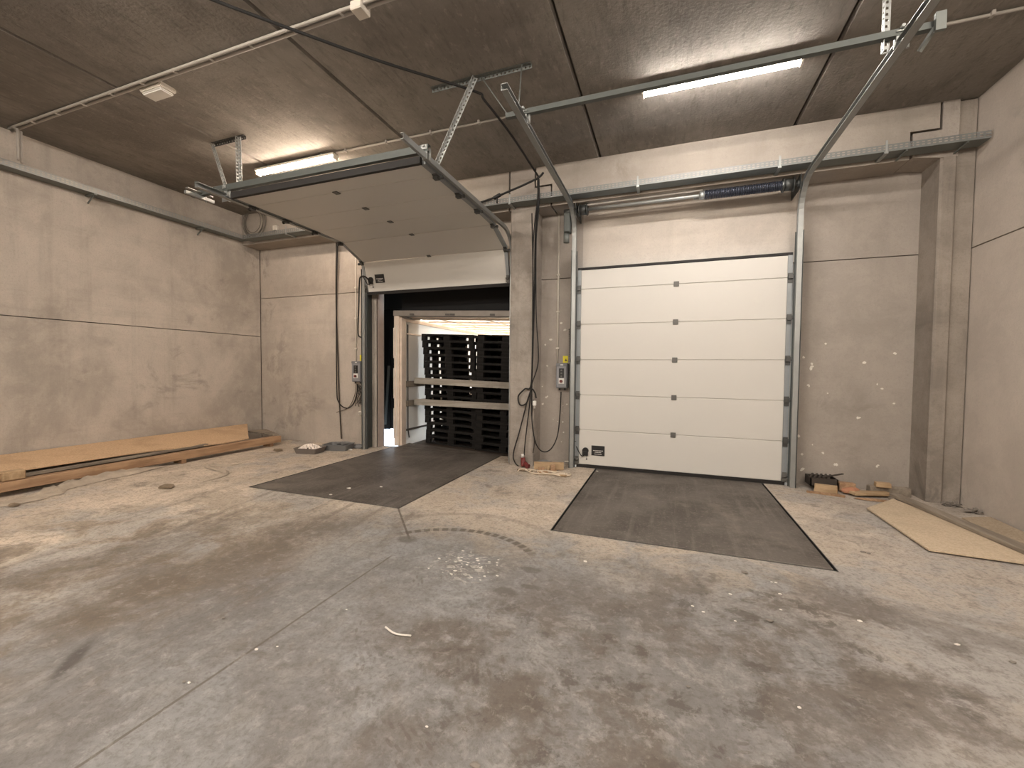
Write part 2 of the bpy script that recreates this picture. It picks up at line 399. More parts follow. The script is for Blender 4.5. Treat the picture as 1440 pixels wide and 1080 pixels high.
def thing(name, loc, label, cat, group=None):
    o = bpy.data.objects.new(name, None); COL.objects.link(o); o.location = loc; o['_w'] = tuple(loc)
    o.empty_display_size = .1
    o['label'] = label; o['category'] = cat
    if group: o['group'] = group
    return o
def tag(o, label, cat, group=None, kind=None):
    o['label'] = label; o['category'] = cat
    if group: o['group'] = group
    if kind: o['kind'] = kind
    return o
def struct(o): o['kind'] = 'structure'; return o
def copy_tree(o, parent=None):
    c = o.copy(); COL.objects.link(c)
    if parent: c.parent = parent; c.matrix_parent_inverse = o.matrix_parent_inverse.copy()
    for ch in o.children: copy_tree(ch, c)
    return c
def smooth(pts, k=6):                              # Catmull-Rom through the points
    P = [Vector(q) for q in pts]; P = [P[0]*2-P[1]] + P + [P[-1]*2-P[-2]]; out = []
    for i in range(1, len(P)-2):
        a, b, c, d = P[i-1:i+3]
        for j in range(k):
            t = j/k
            out.append(.5*((2*b) + (c-a)*t + (2*a-5*b+4*c-d)*t*t + (3*b-a-3*c+d)*t**3))
    return out + [P[-2]]
def pinY(pts, Y, k=6): return smooth([PY(x, y, Y) for x, y in pts], k)
# ================================================================== THE ROOM
XL, XR, YW, YB, ZC = -8.355, 3.29, 6.82, 6.42, 4.70
YR = -9.0
LV = [(-5.02, -2.77), (-1.0, 1.262)]; LY0, LY1 = 3.93, 6.98
# floor with a pit under each dock plate
m = MB(); g = .024
xs = [XL-.3, LV[0][0]-g, LV[0][1]+g, LV[1][0]-g, LV[1][1]+g, XR+.3]; ys = [YR-.2, LY0-g, LY1, 7.02]
for i in range(5):
    for j in range(3):
        if i in (1, 3) and j == 1: continue
        m.box(xs[i], xs[i+1], ys[j], ys[j+1], -.35, 0)
for i in (1, 3): m.box(xs[i], xs[i+1], ys[1], ys[2], -.45, -.35)
bmesh.ops.remove_doubles(m.bm, verts=m.bm.verts, dist=1e-5)
struct(m.build('floor', 'concrete_floor'))
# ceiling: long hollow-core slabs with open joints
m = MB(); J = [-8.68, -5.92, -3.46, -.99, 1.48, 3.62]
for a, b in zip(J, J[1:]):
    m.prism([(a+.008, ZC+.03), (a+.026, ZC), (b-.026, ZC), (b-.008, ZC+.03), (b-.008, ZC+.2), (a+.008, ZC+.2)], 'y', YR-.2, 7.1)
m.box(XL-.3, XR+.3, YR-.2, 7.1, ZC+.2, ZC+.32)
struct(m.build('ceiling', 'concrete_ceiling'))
# left wall, joint at 2.215
m = MB()
for z0, z1 in ((0, 2.209), (2.221, ZC)): m.box(XL-.2, XL, YR, YW-.012, z0, z1)
m.box(XL-.3, XL-.2, YR-.2, 7.02, 0, ZC)
struct(m.build('wall_left', 'concrete_left'))
m = MB()
for z0, z1 in ((0, 2.992), (3.006, ZC)): m.box(XR, XR+.2, YR, 6.97, z0, z1)
m.box(XR+.2, XR+.3, YR-.2, 7.02, 0, ZC)
struct(m.build('wall_right', 'concrete_right'))
struct(MB().box(XL-.2, XR+.2, YR-.2, YR, 0, ZC).build('wall_rear', 'concrete_left'))
# dock wall behind the pillars: lower panels, the two door openings, upper panels
O1, O2 = (-5.28, -2.40), (-1.22, 1.45); JZ = 3.04; YO = 6.97
m = MB()
m.box(XL+.006, O1[0], YW, YO, 0, JZ-.006)
for a, b in ((XL+.006, -3.9), (-3.888, -2.2)): m.box(a, b, YW, YO, JZ+.006, 4.4)
struct(m.build('wall_back', 'concrete_back'))
m = MB()
m.box(O1[1], O2[0], YW, YO, 0, JZ-.006); m.box(O2[1], 2.97, YW, YO, 0, JZ-.006)
w2 = struct(m.build('wall_back', 'concrete_grey'))
struct(MB().box(-2.188, -1.30, YW, YO, JZ+.006, 4.4).build('wall_back', 'concrete_grey'))
struct(MB().box(-1.30, 1.62, YW, YO, JZ+.006, 4.4).build('wall_back', 'concrete_pale_lit'))
struct(MB().box(1.62, 2.97, YW, YO, JZ+.006, 4.4).build('wall_back', 'concrete_grey'))
struct(MB().box(XL-.3, O1[0]+.0, YO, YO+.05, 0, ZC).box(O1[1], O2[0], YO, YO+.05, 0, ZC).box(O2[1], XR+.3, YO, YO+.05, 0, ZC).box(O1[0], O1[1], YO, YO+.05, JZ, ZC).box(O2[0], O2[1], YO, YO+.05, JZ, ZC).build('wall_back', 'concrete_grey'))
# concrete reveal on the left of the open dock
struct(MB().box(O1[0]-.02, O1[0]+.012, YW+.0, 6.985, 0, JZ-.01).build('trim_1', 'jamb_pink'))
# plaster dabs stuck on the dock wall
m = MB(); rr = random.Random(3)
dabs = [(1131, 503, 4), (1141, 512, 4), (1141, 517, 5), (1136, 541, 5), (1161, 484, 3), (1215, 509, 4), (1163, 554, 3), (1234, 541, 3), (1240, 546, 3), (1207, 586, 6), (1258, 497, 4), (1258, 567, 3), (1123, 613, 5), (1117, 620, 5), (1143, 625, 3), (1157, 636, 4), (1175, 652, 5), (1129, 638, 4), (1127, 661, 5), (1234, 655, 4),
        (774, 478, 4), (767, 486, 5), (790, 455, 4), (795, 463, 5), (770, 514, 5), (769, 558, 5), (764, 568, 4), (791, 571, 3), (797, 569, 3), (791, 581, 3), (785, 592, 3), (792, 594, 3), (792, 607, 3), (789, 622, 3), (763, 543, 3), (778, 590, 3)]
for x, y, s_ in dabs:
    c = PY(x, y, YW-.002); k = .0055*s_
    for q in range(2 if s_ > 3 else 1):
        m.blob(c+Vector((rr.uniform(-.6, .6)*k, 0, rr.uniform(-.6, .6)*k)), k*rr.uniform(.5, .8), (rr.uniform(.6, 1.5), .18, rr.uniform(.6, 1.3)), rr.random()*9, .6, 1)
o = m.build('plaster_dabs', 'chip_white', w2); o['kind'] = 'stuff'
# pillar between the docks
m = MB()
def chamf(x0, x1, y0, y1, z0, z1, c=.022):
    m.prism([(x0+c, y0), (x1-c, y0), (x1, y0+c), (x1, y1), (x0, y1), (x0, y0+c)], 'z', z0, z1)
chamf(-2.395, -1.985, YB, YW, 0, 4.08)
struct(m.build('pillar', 'concrete_pillar'))
m = MB(); chamf(2.955, 3.112, YB, YW, 0, 4.06); m.box(3.112, 3.278, YB+.035, YW, 0, 4.69)
struct(m.build('corner_column', 'concrete_column'))
# edge beam over the docks, halved joints above the pillar and at the corner column
ZB = 4.08
def jp(x, y): q = PY(x, y, YB); return q.x, q.z
xa = jp(716.7, 255)[0]
zj = [jp(753, 237), jp(753, 263), jp(775.5, 261), jp(775.5, 272)]
cj = [jp(1325, 147), jp(1323.5, 181), jp(1282, 188.5), jp(1281, 202)]
xz0, zz, xz1 = zj[0][0], zj[1][1], zj[2][0]; c1, cz, c0 = cj[0][0], cj[1][1], cj[2][0]
gp = .013
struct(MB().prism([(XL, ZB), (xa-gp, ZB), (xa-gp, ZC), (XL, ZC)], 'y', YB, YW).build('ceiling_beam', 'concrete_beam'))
struct(MB().prism([(xa+gp, ZB), (xz1-gp, ZB), (xz1-gp, zz-gp), (xz0-gp, zz-gp), (xz0-gp, ZC), (xa+gp, ZC)], 'y', YB, YW).build('ceiling_beam', 'concrete_grey'))
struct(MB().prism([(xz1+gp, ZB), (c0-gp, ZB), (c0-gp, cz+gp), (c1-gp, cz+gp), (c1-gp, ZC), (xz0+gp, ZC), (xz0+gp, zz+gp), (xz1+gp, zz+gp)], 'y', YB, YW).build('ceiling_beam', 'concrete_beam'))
struct(MB().prism([(c0+gp, ZB+.02), (2.955, ZB-.02), (3.108, ZB-.02), (3.108, ZC), (c1+gp, ZC), (c1+gp, cz-gp), (c0+gp, cz-gp)], 'y', YB, YW).build('ceiling_beam', 'concrete_pillar'))
struct(MB().box(XL, XR, YW-.1, YW+.02, 4.1, ZC).build('ceiling_beam', 'pit_dark'))
# ================================================================== DOCK PLATES
for k, (a, b) in enumerate(LV):
    lab = ['worn dark steel dock plate running into the open dock towards the pallets', 'worn dark steel dock plate in front of the closed white door'][k]
    t = thing('dock_leveler', ((a+b)/2, 5.4, 0), lab, 'dock plate')
    m = MB().box(a, b, LY0, LY1+.02, -.025, .003)
    m.bevel(.004).build('deck_plate', 'worn_steel', t)
    fr = MB(); e = g
    fr.box(a-e, a-e+.006, LY0-e, LY1, -.10, .002); fr.box(b+e-.006, b+e, LY0-e, LY1, -.10, .002); fr.box(a-e, b+e, LY0-e, LY0-e+.006, -.10, .002)
    fr.build('curb_angle', 'dark_steel', t)
    MB().box(a+.1, b-.1, LY0+.1, LY1-.1, -.34, -.03).build('lifting_frame', 'pit_dark', t)
    if k == 0:
        zl = -.035
        MB().hexa([(a+.06, LY1+.01, -.02), (b-.06, LY1+.01, -.02), (b-.06, 7.42, -.105), (a+.06, 7.42, -.02)],
                  [(a+.06, LY1+.01, .003), (b-.06, LY1+.01, .003), (b-.06, 7.42, -.075), (a+.06, 7.42, .012)]).build('lip_plate', 'worn_steel', t)
# ================================================================== SECTIONAL DOORS
SEAM = [.05, .60, 1.153, 1.705, 2.26, 2.81, 3.11]
YD = 6.64
def panel(mb, x0, x1, p, q, th=.04):               # p,q: (Y,Z) of the inner face from lower to upper edge
    d = Vector((0, q[0]-p[0], q[1]-p[1])); n = Vector((0, d.z, -d.y)).normalized()    # towards the outside / upwards
    if n.y < 0 and abs(d.z) > abs(d.y): n = -n
    if abs(d.y) > abs(d.z) and n.z < 0: n = -n
    g_ = d.normalized()*.0042
    a, b = Vector((0, *p))+g_, Vector((0, *q))-g_
    X0, X1 = Vector((x0, 0, 0)), Vector((x1, 0, 0))
    mb.hexa([X0+a, X1+a, X1+a+n*th, X0+a+n*th], [X0+b, X1+b, X1+b+n*th, X0+b+n*th])
    mb.hexa([X0+a-d.normalized()*.02+n*.012, X1+a-d.normalized()*.02+n*.012, X1+a-d.normalized()*.02+n*.03, X0+a-d.normalized()*.02+n*.03], [X0+a+d.normalized()*.01+n*.012, X1+a+d.normalized()*.01+n*.012, X1+a+d.normalized()*.01+n*.03, X0+a+d.normalized()*.01+n*.03])
    return n
def sectional(name, label, x0, x1, path, bottom_dir):
    t = thing(name, ((x0+x1)/2, YD, 0), label, 'door'); struct(t)
    out = []
    for i, (p, q) in enumerate(zip(path, path[1:])):
        m = MB(); n = panel(m, x0, x1, p, q); m.bevel(.005, 1); pan = m.build('door_section', 'door_white', t)
        d = Vector((0, q[0]-p[0], q[1]-p[1])); out.append((p, q, n, d.normalized(), pan))
        m = MB()                                    # galvanised end strips on both edges of the section
        a, b = Vector((0, *p)), Vector((0, *q))
        for u, v in ((x0-.055, x0), (x1, x1+.055)):
            U, V = Vector((u, 0, 0)), Vector((v, 0, 0)); e = n*-.004
            m.hexa([U+a+e, V+a+e, V+a+n*.04, U+a+n*.04], [U+b+e, V+b+e, V+b+n*.04, U+b+n*.04])
        m.build('end_cap', 'cap_zinc', t)
    for i, (p, q, n, d, pan) in enumerate(out[1:]):
        c = Vector(((x0+x1)/2, *p)); m = MB()       # middle hinge on the seam
        m.bar(c-n*.006-d*.038, c-n*.006+d*.038, .072, .012, n).bevel(.003)
        m.build('hinge', 'hinge_grey', t)
        for s_, xe in ((-1, x0-.03), (1, x1+.03)):   # roller hinges at the edges
            e = Vector((xe, *p)); m = MB()
            m.bar(e-n*.012-d*.07, e-n*.012+d*.06, .056, .012, n)
            m.bar(e-n*.032-d*.02, e-n*.032+d*.04, .056, .036, n)
            m.cyl(e-n*.03+Vector((-.02*s_, 0, 0)), e-n*.03+Vector((.075*s_, 0, 0)), .008, 8)
            m.cyl(e-n*.03+Vector((.058*s_, 0, 0)), e-n*.03+Vector((.078*s_, 0, 0)), .022, 12)
            m.build('roller_hinge', 'clamp_dark', t)
    p, q, n, d, pan = out[0]; a = Vector((0, *p))
    m = MB(); X0, X1 = Vector((x0-.04, 0, 0)), Vector((x1+.04, 0, 0))
    m.hexa([X0+a-d*.05+n*.004, X1+a-d*.05+n*.004, X1+a-d*.05+n*.036, X0+a-d*.05+n*.036], [X0+a+d*.004-n*.004, X1+a+d*.004-n*.004, X1+a+d*.004+n*.044, X0+a+d*.004+n*.044])
    m.build('bottom_seal', 'rubber_black', t)
    # cable gland, name plate, bottom brackets
    gx = x0+.105; c = Vector((gx, *p))+d*.225
    gl = MB().cyl(c-n*.03, c+n*.0, .05, 18).bar(c-d*.01-n*.03, c-d*.075-n*.03, .09, .022, n).build('cable_gland', 'black_plastic', t)
    pts = smooth([c-d*.06-n*.035, c-d*.085-n*.04+Vector((-.05, 0, 0)), c-d*.02-n*.04+Vector((-.10, 0, 0)), c+d*.06-n*.03+Vector((-.14, 0, 0))])
    MB().tube(pts, .007, 6).build('gland_cable', 'cable_black', t)
    k = Vector((gx+.02, *p))+d*.09
    MB().cyl(k-n*.008, k, .013, 10).bar(k-n*.006+Vector((-.002, 0, 0)), k-n*.006+d*.09, .004, .004, n).build('emergency_pull', 'hinge_grey', t)
    lc = Vector((x0+.30, *p))+d*.235
    lp = MB().bar(lc-d*.078-n*.002, lc+d*.078-n*.002, .205, .004, n).build('name_plate', 'black_plastic', t)
    m = MB()
    for dz, w_, pts_ in ((.0, .155, 11), (-.026, .10, 7), (-.054, .115, 8)):
        for j in range(pts_):
            xx = -w_/2 + w_*(j+.5)/pts_
            m.bar(lc+d*(dz-.005)-n*.0048+Vector((xx, 0, 0)), lc+d*(dz+.005)-n*.0048+Vector((xx, 0, 0)), w_/pts_*.72, .001, n)
    m.build('plate_lettering', 'label_white', lp)
    for xe in (x0-.03, x1+.03):
        e = Vector((xe, *p)); m = MB()
        m.bar(e-n*.014+d*.0, e-n*.014+d*.13, .05, .014, n); m.bar(e-n*.03+d*.02, e-n*.03+d*.05, .06, .03, n)
        m.cyl(e-n*.03+d*.08+Vector((-.03, 0, 0)), e-n*.03+d*.08+Vector((.03, 0, 0)), .018, 10)
        m.build('bottom_bracket', 'hinge_grey', t)
    return t, out
D2 = sectional('door_2', 'white sectional dock door, fully closed, with six wide panels', -1.285, 1.50, [(YD, z) for z in SEAM], None)
t2 = D2[0]
MB().box(-1.34, 1.555, YD-.006, YD+.045, 3.112, 3.145).build('top_seal', 'rubber_black', t2)
# door 1 is up: bottom panel still hanging, next one tilted, the rest lying along the level tracks
path1 = [(6.60, 2.975), (6.46, 3.50), (5.925, 3.715), (5.36, 3.735), (4.81, 3.735), (4.265, 3.735), (3.985, 3.735)]
D1 = sectional('door_1', 'white sectional dock door raised overhead, its bottom panel hanging over the open dock', -5.31, -2.52, path1, None)
t1 = D1[0]
MB().box(-5.33, -2.50, 3.935, 3.98, 3.725, 3.80).build('top_seal', 'rubber_black', t1)
# tracks
def arc(y0, z0, r, n=9):                           # from vertical (upwards) into level (towards the room)
    return [(y0-r+r*math.cos(a), z0+r*math.sin(a)) for a in [math.pi/2*i/n for i in range(n+1)]]
def track(label, X, out, ztop, yv, r, yend, zbase=.0, angle_to=3.4, W_=.030, stiff=True):
    t = thing('door_track', (X, yv, 0), label, 'door track', 'roller door tracks')
    z0 = ztop-r
    path = [(X, yv, zbase)] + [(X, a, b) for a, b in arc(yv, z0, r)] + [(X, yend, ztop)]
    k = .003; H_ = .030
    prof = [(W_*out, -H_), (W_*out, H_), (-W_*out, H_), (-W_*out, H_-k*2), ((W_-k)*out, H_-k*2), ((W_-k)*out, -H_+k*2), (-W_*out, -H_+k*2), (-W_*out, -H_)]
    MB().sweep(prof, path, (1, 0, 0)).build('rail', 'galvanised', t)
    # angle iron fixing the upright to the wall
    m = MB(); xo = X+out*(W_+.004)
    x_a, x_b = sorted((xo, xo+out*.004)); m.box(x_a, x_b, yv-.045, YW, 0.0, angle_to)
    x_a, x_b = sorted((xo, xo+out*.05)); m.box(x_a, x_b, YW-.006, YW-.001, 0.0, angle_to)
    x_a, x_b = sorted((xo-out*.075, xo)); m.box(x_a, x_b, yv+.045, yv+.049, 0.0, angle_to)
    if W_ > .02: m.build('wall_angle', 'green_grey_steel', t)
    else: m.bm.free()
    m = MB()                                        # second angle stiffening the level run
    a0, a1 = yv-r-.05, yend
    x_a, x_b = sorted((X+out*.032, X+out*.036)); m.box(x_a, x_b, a1, a0, ztop-.025, ztop+.042)
    x_a, x_b = sorted((X+out*.032, X-out*.004)); m.box(x_a, x_b, a1, a0, ztop+.038, ztop+.042)
    if stiff: m.build('stiffener', 'galvanised_matt', t)
    else: m.bm.free()
    for zz_ in (.45, 1.25, 2.05, 2.85):
        x_a, x_b = sorted((X-out*.01, X+out*(W_+.006))); MB().box(x_a, x_b, yv+.026, yv+.052, zz_-.03, zz_+.03).build('bracket', 'galvanised_matt', t)
    return t
track('roller track on the left side of the raised dock door', -5.378, -1, 3.745, 6.56, .36, 3.55, stiff=True)
track('roller track on the right side of the raised dock door, beside the pillar', -2.424, 1, 3.775, 6.56, .36, 3.50, W_=.018, stiff=False)
track('roller track on the left side of the closed dock door, beside the control box', -1.385, -1, 4.02, 6.56, .42, 3.52, stiff=False)
track('roller track on the right side of the closed dock door, rising to the ceiling corner', 1.605, 1, 4.02, 6.56, .42, 3.0, stiff=True)
# cross bars carrying the track ends
def crossbar(label, x0, x1, Y, z0, h, d=.05, reach=.0):
    t = thing('track_crossbar', ((x0+x1)/2, Y, z0), label, 'cross bar', 'cross bars between the door tracks')
    k = .004; lip = .014
    prof = [(Y, z0), (Y+d, z0), (Y+d, z0+lip), (Y+d-k, z0+lip), (Y+d-k, z0+k), (Y+k, z0+k), (Y+k, z0+h-k), (Y+d-k, z0+h-k), (Y+d-k, z0+h-lip), (Y+d, z0+h-lip), (Y+d, z0+h), (Y, z0+h)]
    MB().prism(prof, 'x', x0, x1).build('channel', 'channel_dark', t)
    return t
def clampset(t, xs_, Y, z, hi):
    for x in xs_:
        m = MB(); m.box(x-.03, x+.03, Y+.006, Y+.05, z-.075, z); m.box(x-.035, x+.035, Y-.012, Y-.002, z+.02, z+hi-.02)
        m.cyl((x, Y-.03, z+.05), (x, Y+.02, z+.05), .012, 8); m.cyl((x+.05, Y+.03, z-.09), (x+.05, Y+.03, z+.03), .011, 8)
        m.build('track_clamp', 'galvanised', t)
cb1 = crossbar('galvanised channel across the far ends of the raised door tracks, below the warm lamp', -6.02, -2.38, 3.90, 3.815, .075)
clampset(cb1, (-5.378, -2.424), 3.90, 3.815, .085)
m = MB(); m.box(-5.84, -5.80, 3.70, 4.06, 3.76, 3.80); m.bar((-5.82, 3.72, 3.84), (-5.82, 4.04, 3.84), .05, .01); m.box(-5.83, -5.815, 3.955, 3.965, 3.74, 3.93); m.build('end_bracket', 'galvanised', cb1)
cb2 = crossbar('long galvanised channel crossing under the ceiling beside the bright lamp', -1.58, 1.86, 4.055, 4.085, .048)
clampset(cb2, (-1.385, 1.605), 4.055, 4.085, .048)
m = MB(); m.box(1.78, 1.84, 4.0, 4.03, 4.03, 4.16); m.bar((1.81, 4.02, 4.10), (1.74, 4.12, 3.97), .03, .02); m.build('end_bracket', 'galvanised_matt', cb2)
# slotted ceiling hangers
def slotted(mb, p, q, w, th, upv, pitch=.045):
    p, q = Vector(p), Vector(q); L = (q-p).length; d = (q-p)/L; u = Vector(upv); r = d.cross(u).normalized(); u = r.cross(d)
    n = max(2, int(L/pitch)); e = L/n
    for s_ in (-1, 1): mb.bar(p+r*s_*w*.36, q+r*s_*w*.36, w*.28, th, u)
    for i in range(n+1):
        c = p+d*(i*e); a, b = max(0, i*e-e*.28), min(L, i*e+e*.28)
        mb.bar(p+d*a, p+d*b, w*.44, th, u)
def hanger(label, rail_a, rail_b, struts, rods, wr=.05):
    t = thing('track_hanger', ((rail_a[0]+rail_b[0])/2, rail_a[1], rail_a[2]-.04), label, 'hanger', 'slotted steel hangers on the ceiling')
    m = MB(); slotted(m, (rail_a[0], rail_a[1]-.02, rail_a[2]-.004), (rail_b[0], rail_b[1]-.02, rail_b[2]-.004), .045, .005, (0, 0, 1))
    slotted(m, (rail_a[0], rail_a[1], rail_a[2]-.024), (rail_b[0], rail_b[1], rail_b[2]-.024), .04, .005, (0, 1, 0)); m.build('ceiling_rail', 'dark_steel' if wr > .05 else 'galvanised_matt', t)
    for p, q, w in struts:
        m = MB(); slotted(m, p, q, w, .005, (0, 1, 0))
        d = (Vector(q)-Vector(p)).normalized(); r = d.cross(Vector((0, 1, 0))).normalized()*(-w/2)
        slotted(m, Vector(p)+r+Vector((0, -w*.45, 0)), Vector(q)+r+Vector((0, -w*.45, 0)), w*.9, .005, r); m.build('strut', 'galvanised', t)
    for p, q in rods: MB().cyl(p, q, .006, 7).build('threaded_rod', 'galvanised_matt', t)
    return t
HY = 4.26
hx = [PY(301, 203, HY).x, PY(346, 193, HY).x]
hanger('slotted hanger at the left track end, with one upright and one slanting strut', (hx[0], HY, ZC), (hx[1], HY, ZC),
       [((PY(337, 197, 4.22).x, 4.22, ZC-.02), (PY(339, 268, 4.22).x, 4.22, 3.79), .05), ((hx[0]+.04, 4.22, ZC-.03), (PY(325, 268, 4.22).x, 4.22, 3.83), .032)], [], .06)
MB().box(-5.86, -5.70, 4.205, 4.212, 3.84, 3.95).build('angle_plate', 'galvanised', cb1)
hx2 = [PY(608, 121, HY).x, PY(748, 88, HY).x]; sx_ = PY(671, 112, HY).x
hanger('slotted hanger between the docks, one long strut slanting down to the raised door track', (hx2[0], HY, ZC), (hx2[1], HY, ZC),
       [((sx_, HY-.03, ZC-.02), (-2.45, HY-.03, 3.84), .045)], [((-1.46, 4.20, ZC-.02), (-1.46, 4.10, 4.10)), ((sx_+.06, HY-.02, ZC-.02), (-1.56, 4.10, 4.12)), ((hx2[0]+.1, HY-.03, ZC-.02), (hx2[0]+.1, HY-.03, ZC-.06))], .05)
hanger('slotted upright hanging from the ceiling near the right track', (1.30, 4.12, ZC), (1.75, 4.12, ZC), [((1.53, 4.115, ZC-.02), (1.53, 4.115, 4.0), .05)], [], .05)
m = MB(); m.faces([(-1.56, 4.03, 4.14), (-1.50, 4.03, 4.14), (-1.53, 4.03, 4.22)], [(0, 1, 2)]); m.bm.free(); 
m = MB().prism([(1.62, 4.13), (1.70, 4.13), (1.70, 4.24)], 'y', 4.05, 4.058); m.build('gusset', 'galvanised', cb2)
m = MB().prism([(-1.47, 4.13), (-1.41, 4.13), (-1.45, 4.22)], 'y', 4.05, 4.058); m.build('gusset', 'galvanised', cb2)
# spring shaft over the closed door
t = thing('torsion_spring_shaft', (.1, 6.47, 3.93), 'torsion shaft above the closed door, with a dark blue spring on its right half', 'door shaft')
sa, sb = PY(822, 292, 6.47), PY(1118, 257, 6.47); zs = (sa.z+sb.z)/2-.025
MB().cyl((-1.36, 6.47, zs), (1.60, 6.47, zs), .024, 14).build('shaft', 'galvanised', t)
xsp0, xsp1 = PY(987, 271, 6.47).x, PY(1102, 257, 6.47).x
m = MB(); hel = []
N = 46
for i in range(N*10+1):
    a = 2*math.pi*i/10; hel.append((xsp0+.03+(xsp1-xsp0-.05)*i/(N*10), 6.47+.056*math.cos(a), zs+.056*math.sin(a)))
m.tube(hel, .0085, 5).build('spring', 'spring_blue', t)
for x in (xsp0, xsp1): MB().cyl((x-.03, 6.47, zs), (x+.04, 6.47, zs), .055, 16).cyl((x-.045, 6.47, zs), (x-.03, 6.47, zs), .035, 12).build('spring_plug', 'galvanised', t)
for xd in (-1.235, 1.435):
    m = MB(); m.cyl((xd-.05, 6.47, zs), (xd+.05, 6.47, zs), .075, 20).cyl((xd+.05, 6.47, zs), (xd+.065, 6.47, zs), .09, 20).cyl((xd-.065, 6.47, zs), (xd-.05, 6.47, zs), .09, 20)
    m.build('cable_drum', 'dark_steel', t)
for xd in (-1.335, 1.555):
    m = MB().box(xd-.004, xd+.004, 6.37, YW-.002, zs-.09, zs+.09).cyl((xd-.02, 6.47, zs), (xd+.02, 6.47, zs), .04, 14); m.build('bearing_plate', 'dark_steel', t)
MB().box(xsp0-.1, xsp0+.02, 6.5, 6.54, zs-.02, zs+.03).build('warning_tag', 'galvanised_matt', t)
MB().bar((-1.2, 6.43, zs+.05), (xsp0, 6.43, zs+.055), .02, .02).build('conduit_rod', 'pvc_grey', t)
# motor beside the left bearing
t = thing('door_operator', (-1.60, 6.5, 3.75), 'grey shaft operator at the top left of the closed door track', 'door motor')
MB().box(-1.53, -1.43, 6.42, 6.56, zs-.32, zs-.02).bevel(.012).build('gearbox', 'green_grey_steel', t)
MB().cyl((-1.50, 6.50, zs-.30), (-1.50, 6.50, zs-.46), .045, 16).build('motor', 'galvanised_matt', t)
MB().cyl((-1.53, 6.49, zs), (-1.36, 6.47, zs), .045, 14).build('coupling', 'dark_steel', t)
# ================================================================== CABLE TRAYS
def perforated(mb, x0, x1, z0, z1, at, axis, pitch=.05):
    # upright side of the tray with a row of slots
    n = int((x1-x0)/pitch); zz_ = [z0, z0+(z1-z0)*.30, z0+(z1-z0)*.46, z0+(z1-z0)*.66, z0+(z1-z0)*.82, z1]
    us = []
    for i in range(n): us += [x0+i*pitch, x0+i*pitch+pitch*.45]
    us.append(x1)
    def P(u, z): return (u, at, z) if axis == 'x' else (at, u, z)
    V = {}
    for i, u in enumerate(us):
        for j, z in enumerate(zz_): V[i, j] = mb.bm.verts.new(P(u, z))
    for i in range(len(us)-1):
        for j in range(5):
            if i % 2 == 1 and j in (1, 3): continue
            mb.bm.faces.new((V[i, j], V[i+1, j], V[i+1, j+1], V[i, j+1]))
TY, TZ0, TZ1 = 6.19, 4.118, 4.195
t = thing('cable_tray', (-2.5, 6.3, TZ0), 'galvanised cable tray along the top of the dock wall', 'cable tray', 'galvanised cable trays')
m = MB(); perforated(m, -8.05, 3.27, TZ0, TZ1, TY, 'x'); m.build('slotted_side', 'tray_zinc', t)
m = MB(); m.box(-8.05, 3.27, TY, TY+.20, TZ0-.002, TZ0).box(-8.05, 3.27, TY+.198, TY+.2, TZ0, TZ1).box(-8.05, 3.27, TY, TY+.012, TZ1, TZ1+.002); m.build('tray_bottom', 'galvanised_matt', t)
for x in (-6.9, -4.6, -2.33, PY(897, 252, TY).x, PY(1097, 222, TY).x, 2.35):
    q = MB(); q.box(x-.011, x+.011, TY-.004, TY-.001, TZ0-.02, TZ1+.05); q.box(x-.02, x+.02, TY, YB, TZ0-.022, TZ0-.002); q.build('support_bracket', 'galvanised', t)
for x in (PY(1265, 240, 6.3).x, PY(1350, 205, 6.3).x): MB().bar((x, YB-.02, ZB+.0), (x+.02, TY+.01, TZ0-.01), .02, .012).build('wall_arm', 'galvanised_matt', t)
c = MB()
for k, (yy, zz_) in enumerate(((.05, .012), (.075, .014), (.1, .012), (.13, .015), (.16, .012))): c.cyl((-7.9, TY+yy, TZ0+zz_), (3.2, TY+yy, TZ0+zz_), .011, 6)
c = c.build('cable_bundle', 'cable_black'); tag(c, 'black cables lying in the tray over the docks', 'cable')
TX = -8.14
t = thing('cable_tray', (-8.24, 0, 4.14), 'galvanised cable tray along the upper part of the left wall', 'cable tray', 'galvanised cable trays')
m = MB(); perforated(m, -2.0, 6.38, 4.145, 4.225, TX, 'y'); m.build('slotted_side', 'galvanised', t)
m = MB(); m.box(TX-.20, TX, -2.0, 6.38, 4.143, 4.145).box(TX-.2, TX-.198, -2, 6.38, 4.145, 4.22).box(TX-.010, TX, -2, 6.38, 4.225, 4.227); m.build('tray_bottom', 'galvanised_matt', t)
for y in (-.5, .9, 2.3, 3.9, 5.5):
    q = MB(); q.box(XL, TX+.01, y-.02, y+.02, 4.120, 4.143); q.bar((XL+.018, y, 4.02), (TX-.03, y, 4.125), .02, .012, (0, 1, 0)); q.build('support_bracket', 'galvanised_matt', t)
# coil of spare cable and a junction box at the corner
cc = PY(357, 313, 6.36); m = MB(); rr = random.Random(5); pts = []
for i in range(6*20):
    a = 2*math.pi*i/20; R_ = .262+.05*math.sin(i*.083)+.012*math.sin(i*.31); pts.append((cc.x+R_*math.cos(a), 6.36+.02*math.sin(i*.07), cc.z+R_*math.sin(a)*1.02))
tag(m.tube(pts, .006, 6).build('cable_coil', 'cable_grey'), 'round coil of spare cable standing on the tray in the left corner', 'cable coil')
jb = PY(388, 321, 6.39)
t = thing('junction_box', (jb.x, 6.41, jb.z-.05), 'small pale junction box beside the cable coil in the left corner', 'junction box')
MB().box(jb.x-.05, jb.x+.05, 6.36, YB-.001, jb.z-.05, jb.z+.05).bevel(.008).build('box', 'pvc_grey', t)
MB().box(jb.x-.046, jb.x+.046, 6.352, 6.36, jb.z-.046, jb.z+.046).bevel(.003).build('lid', 'pvc_white', t)
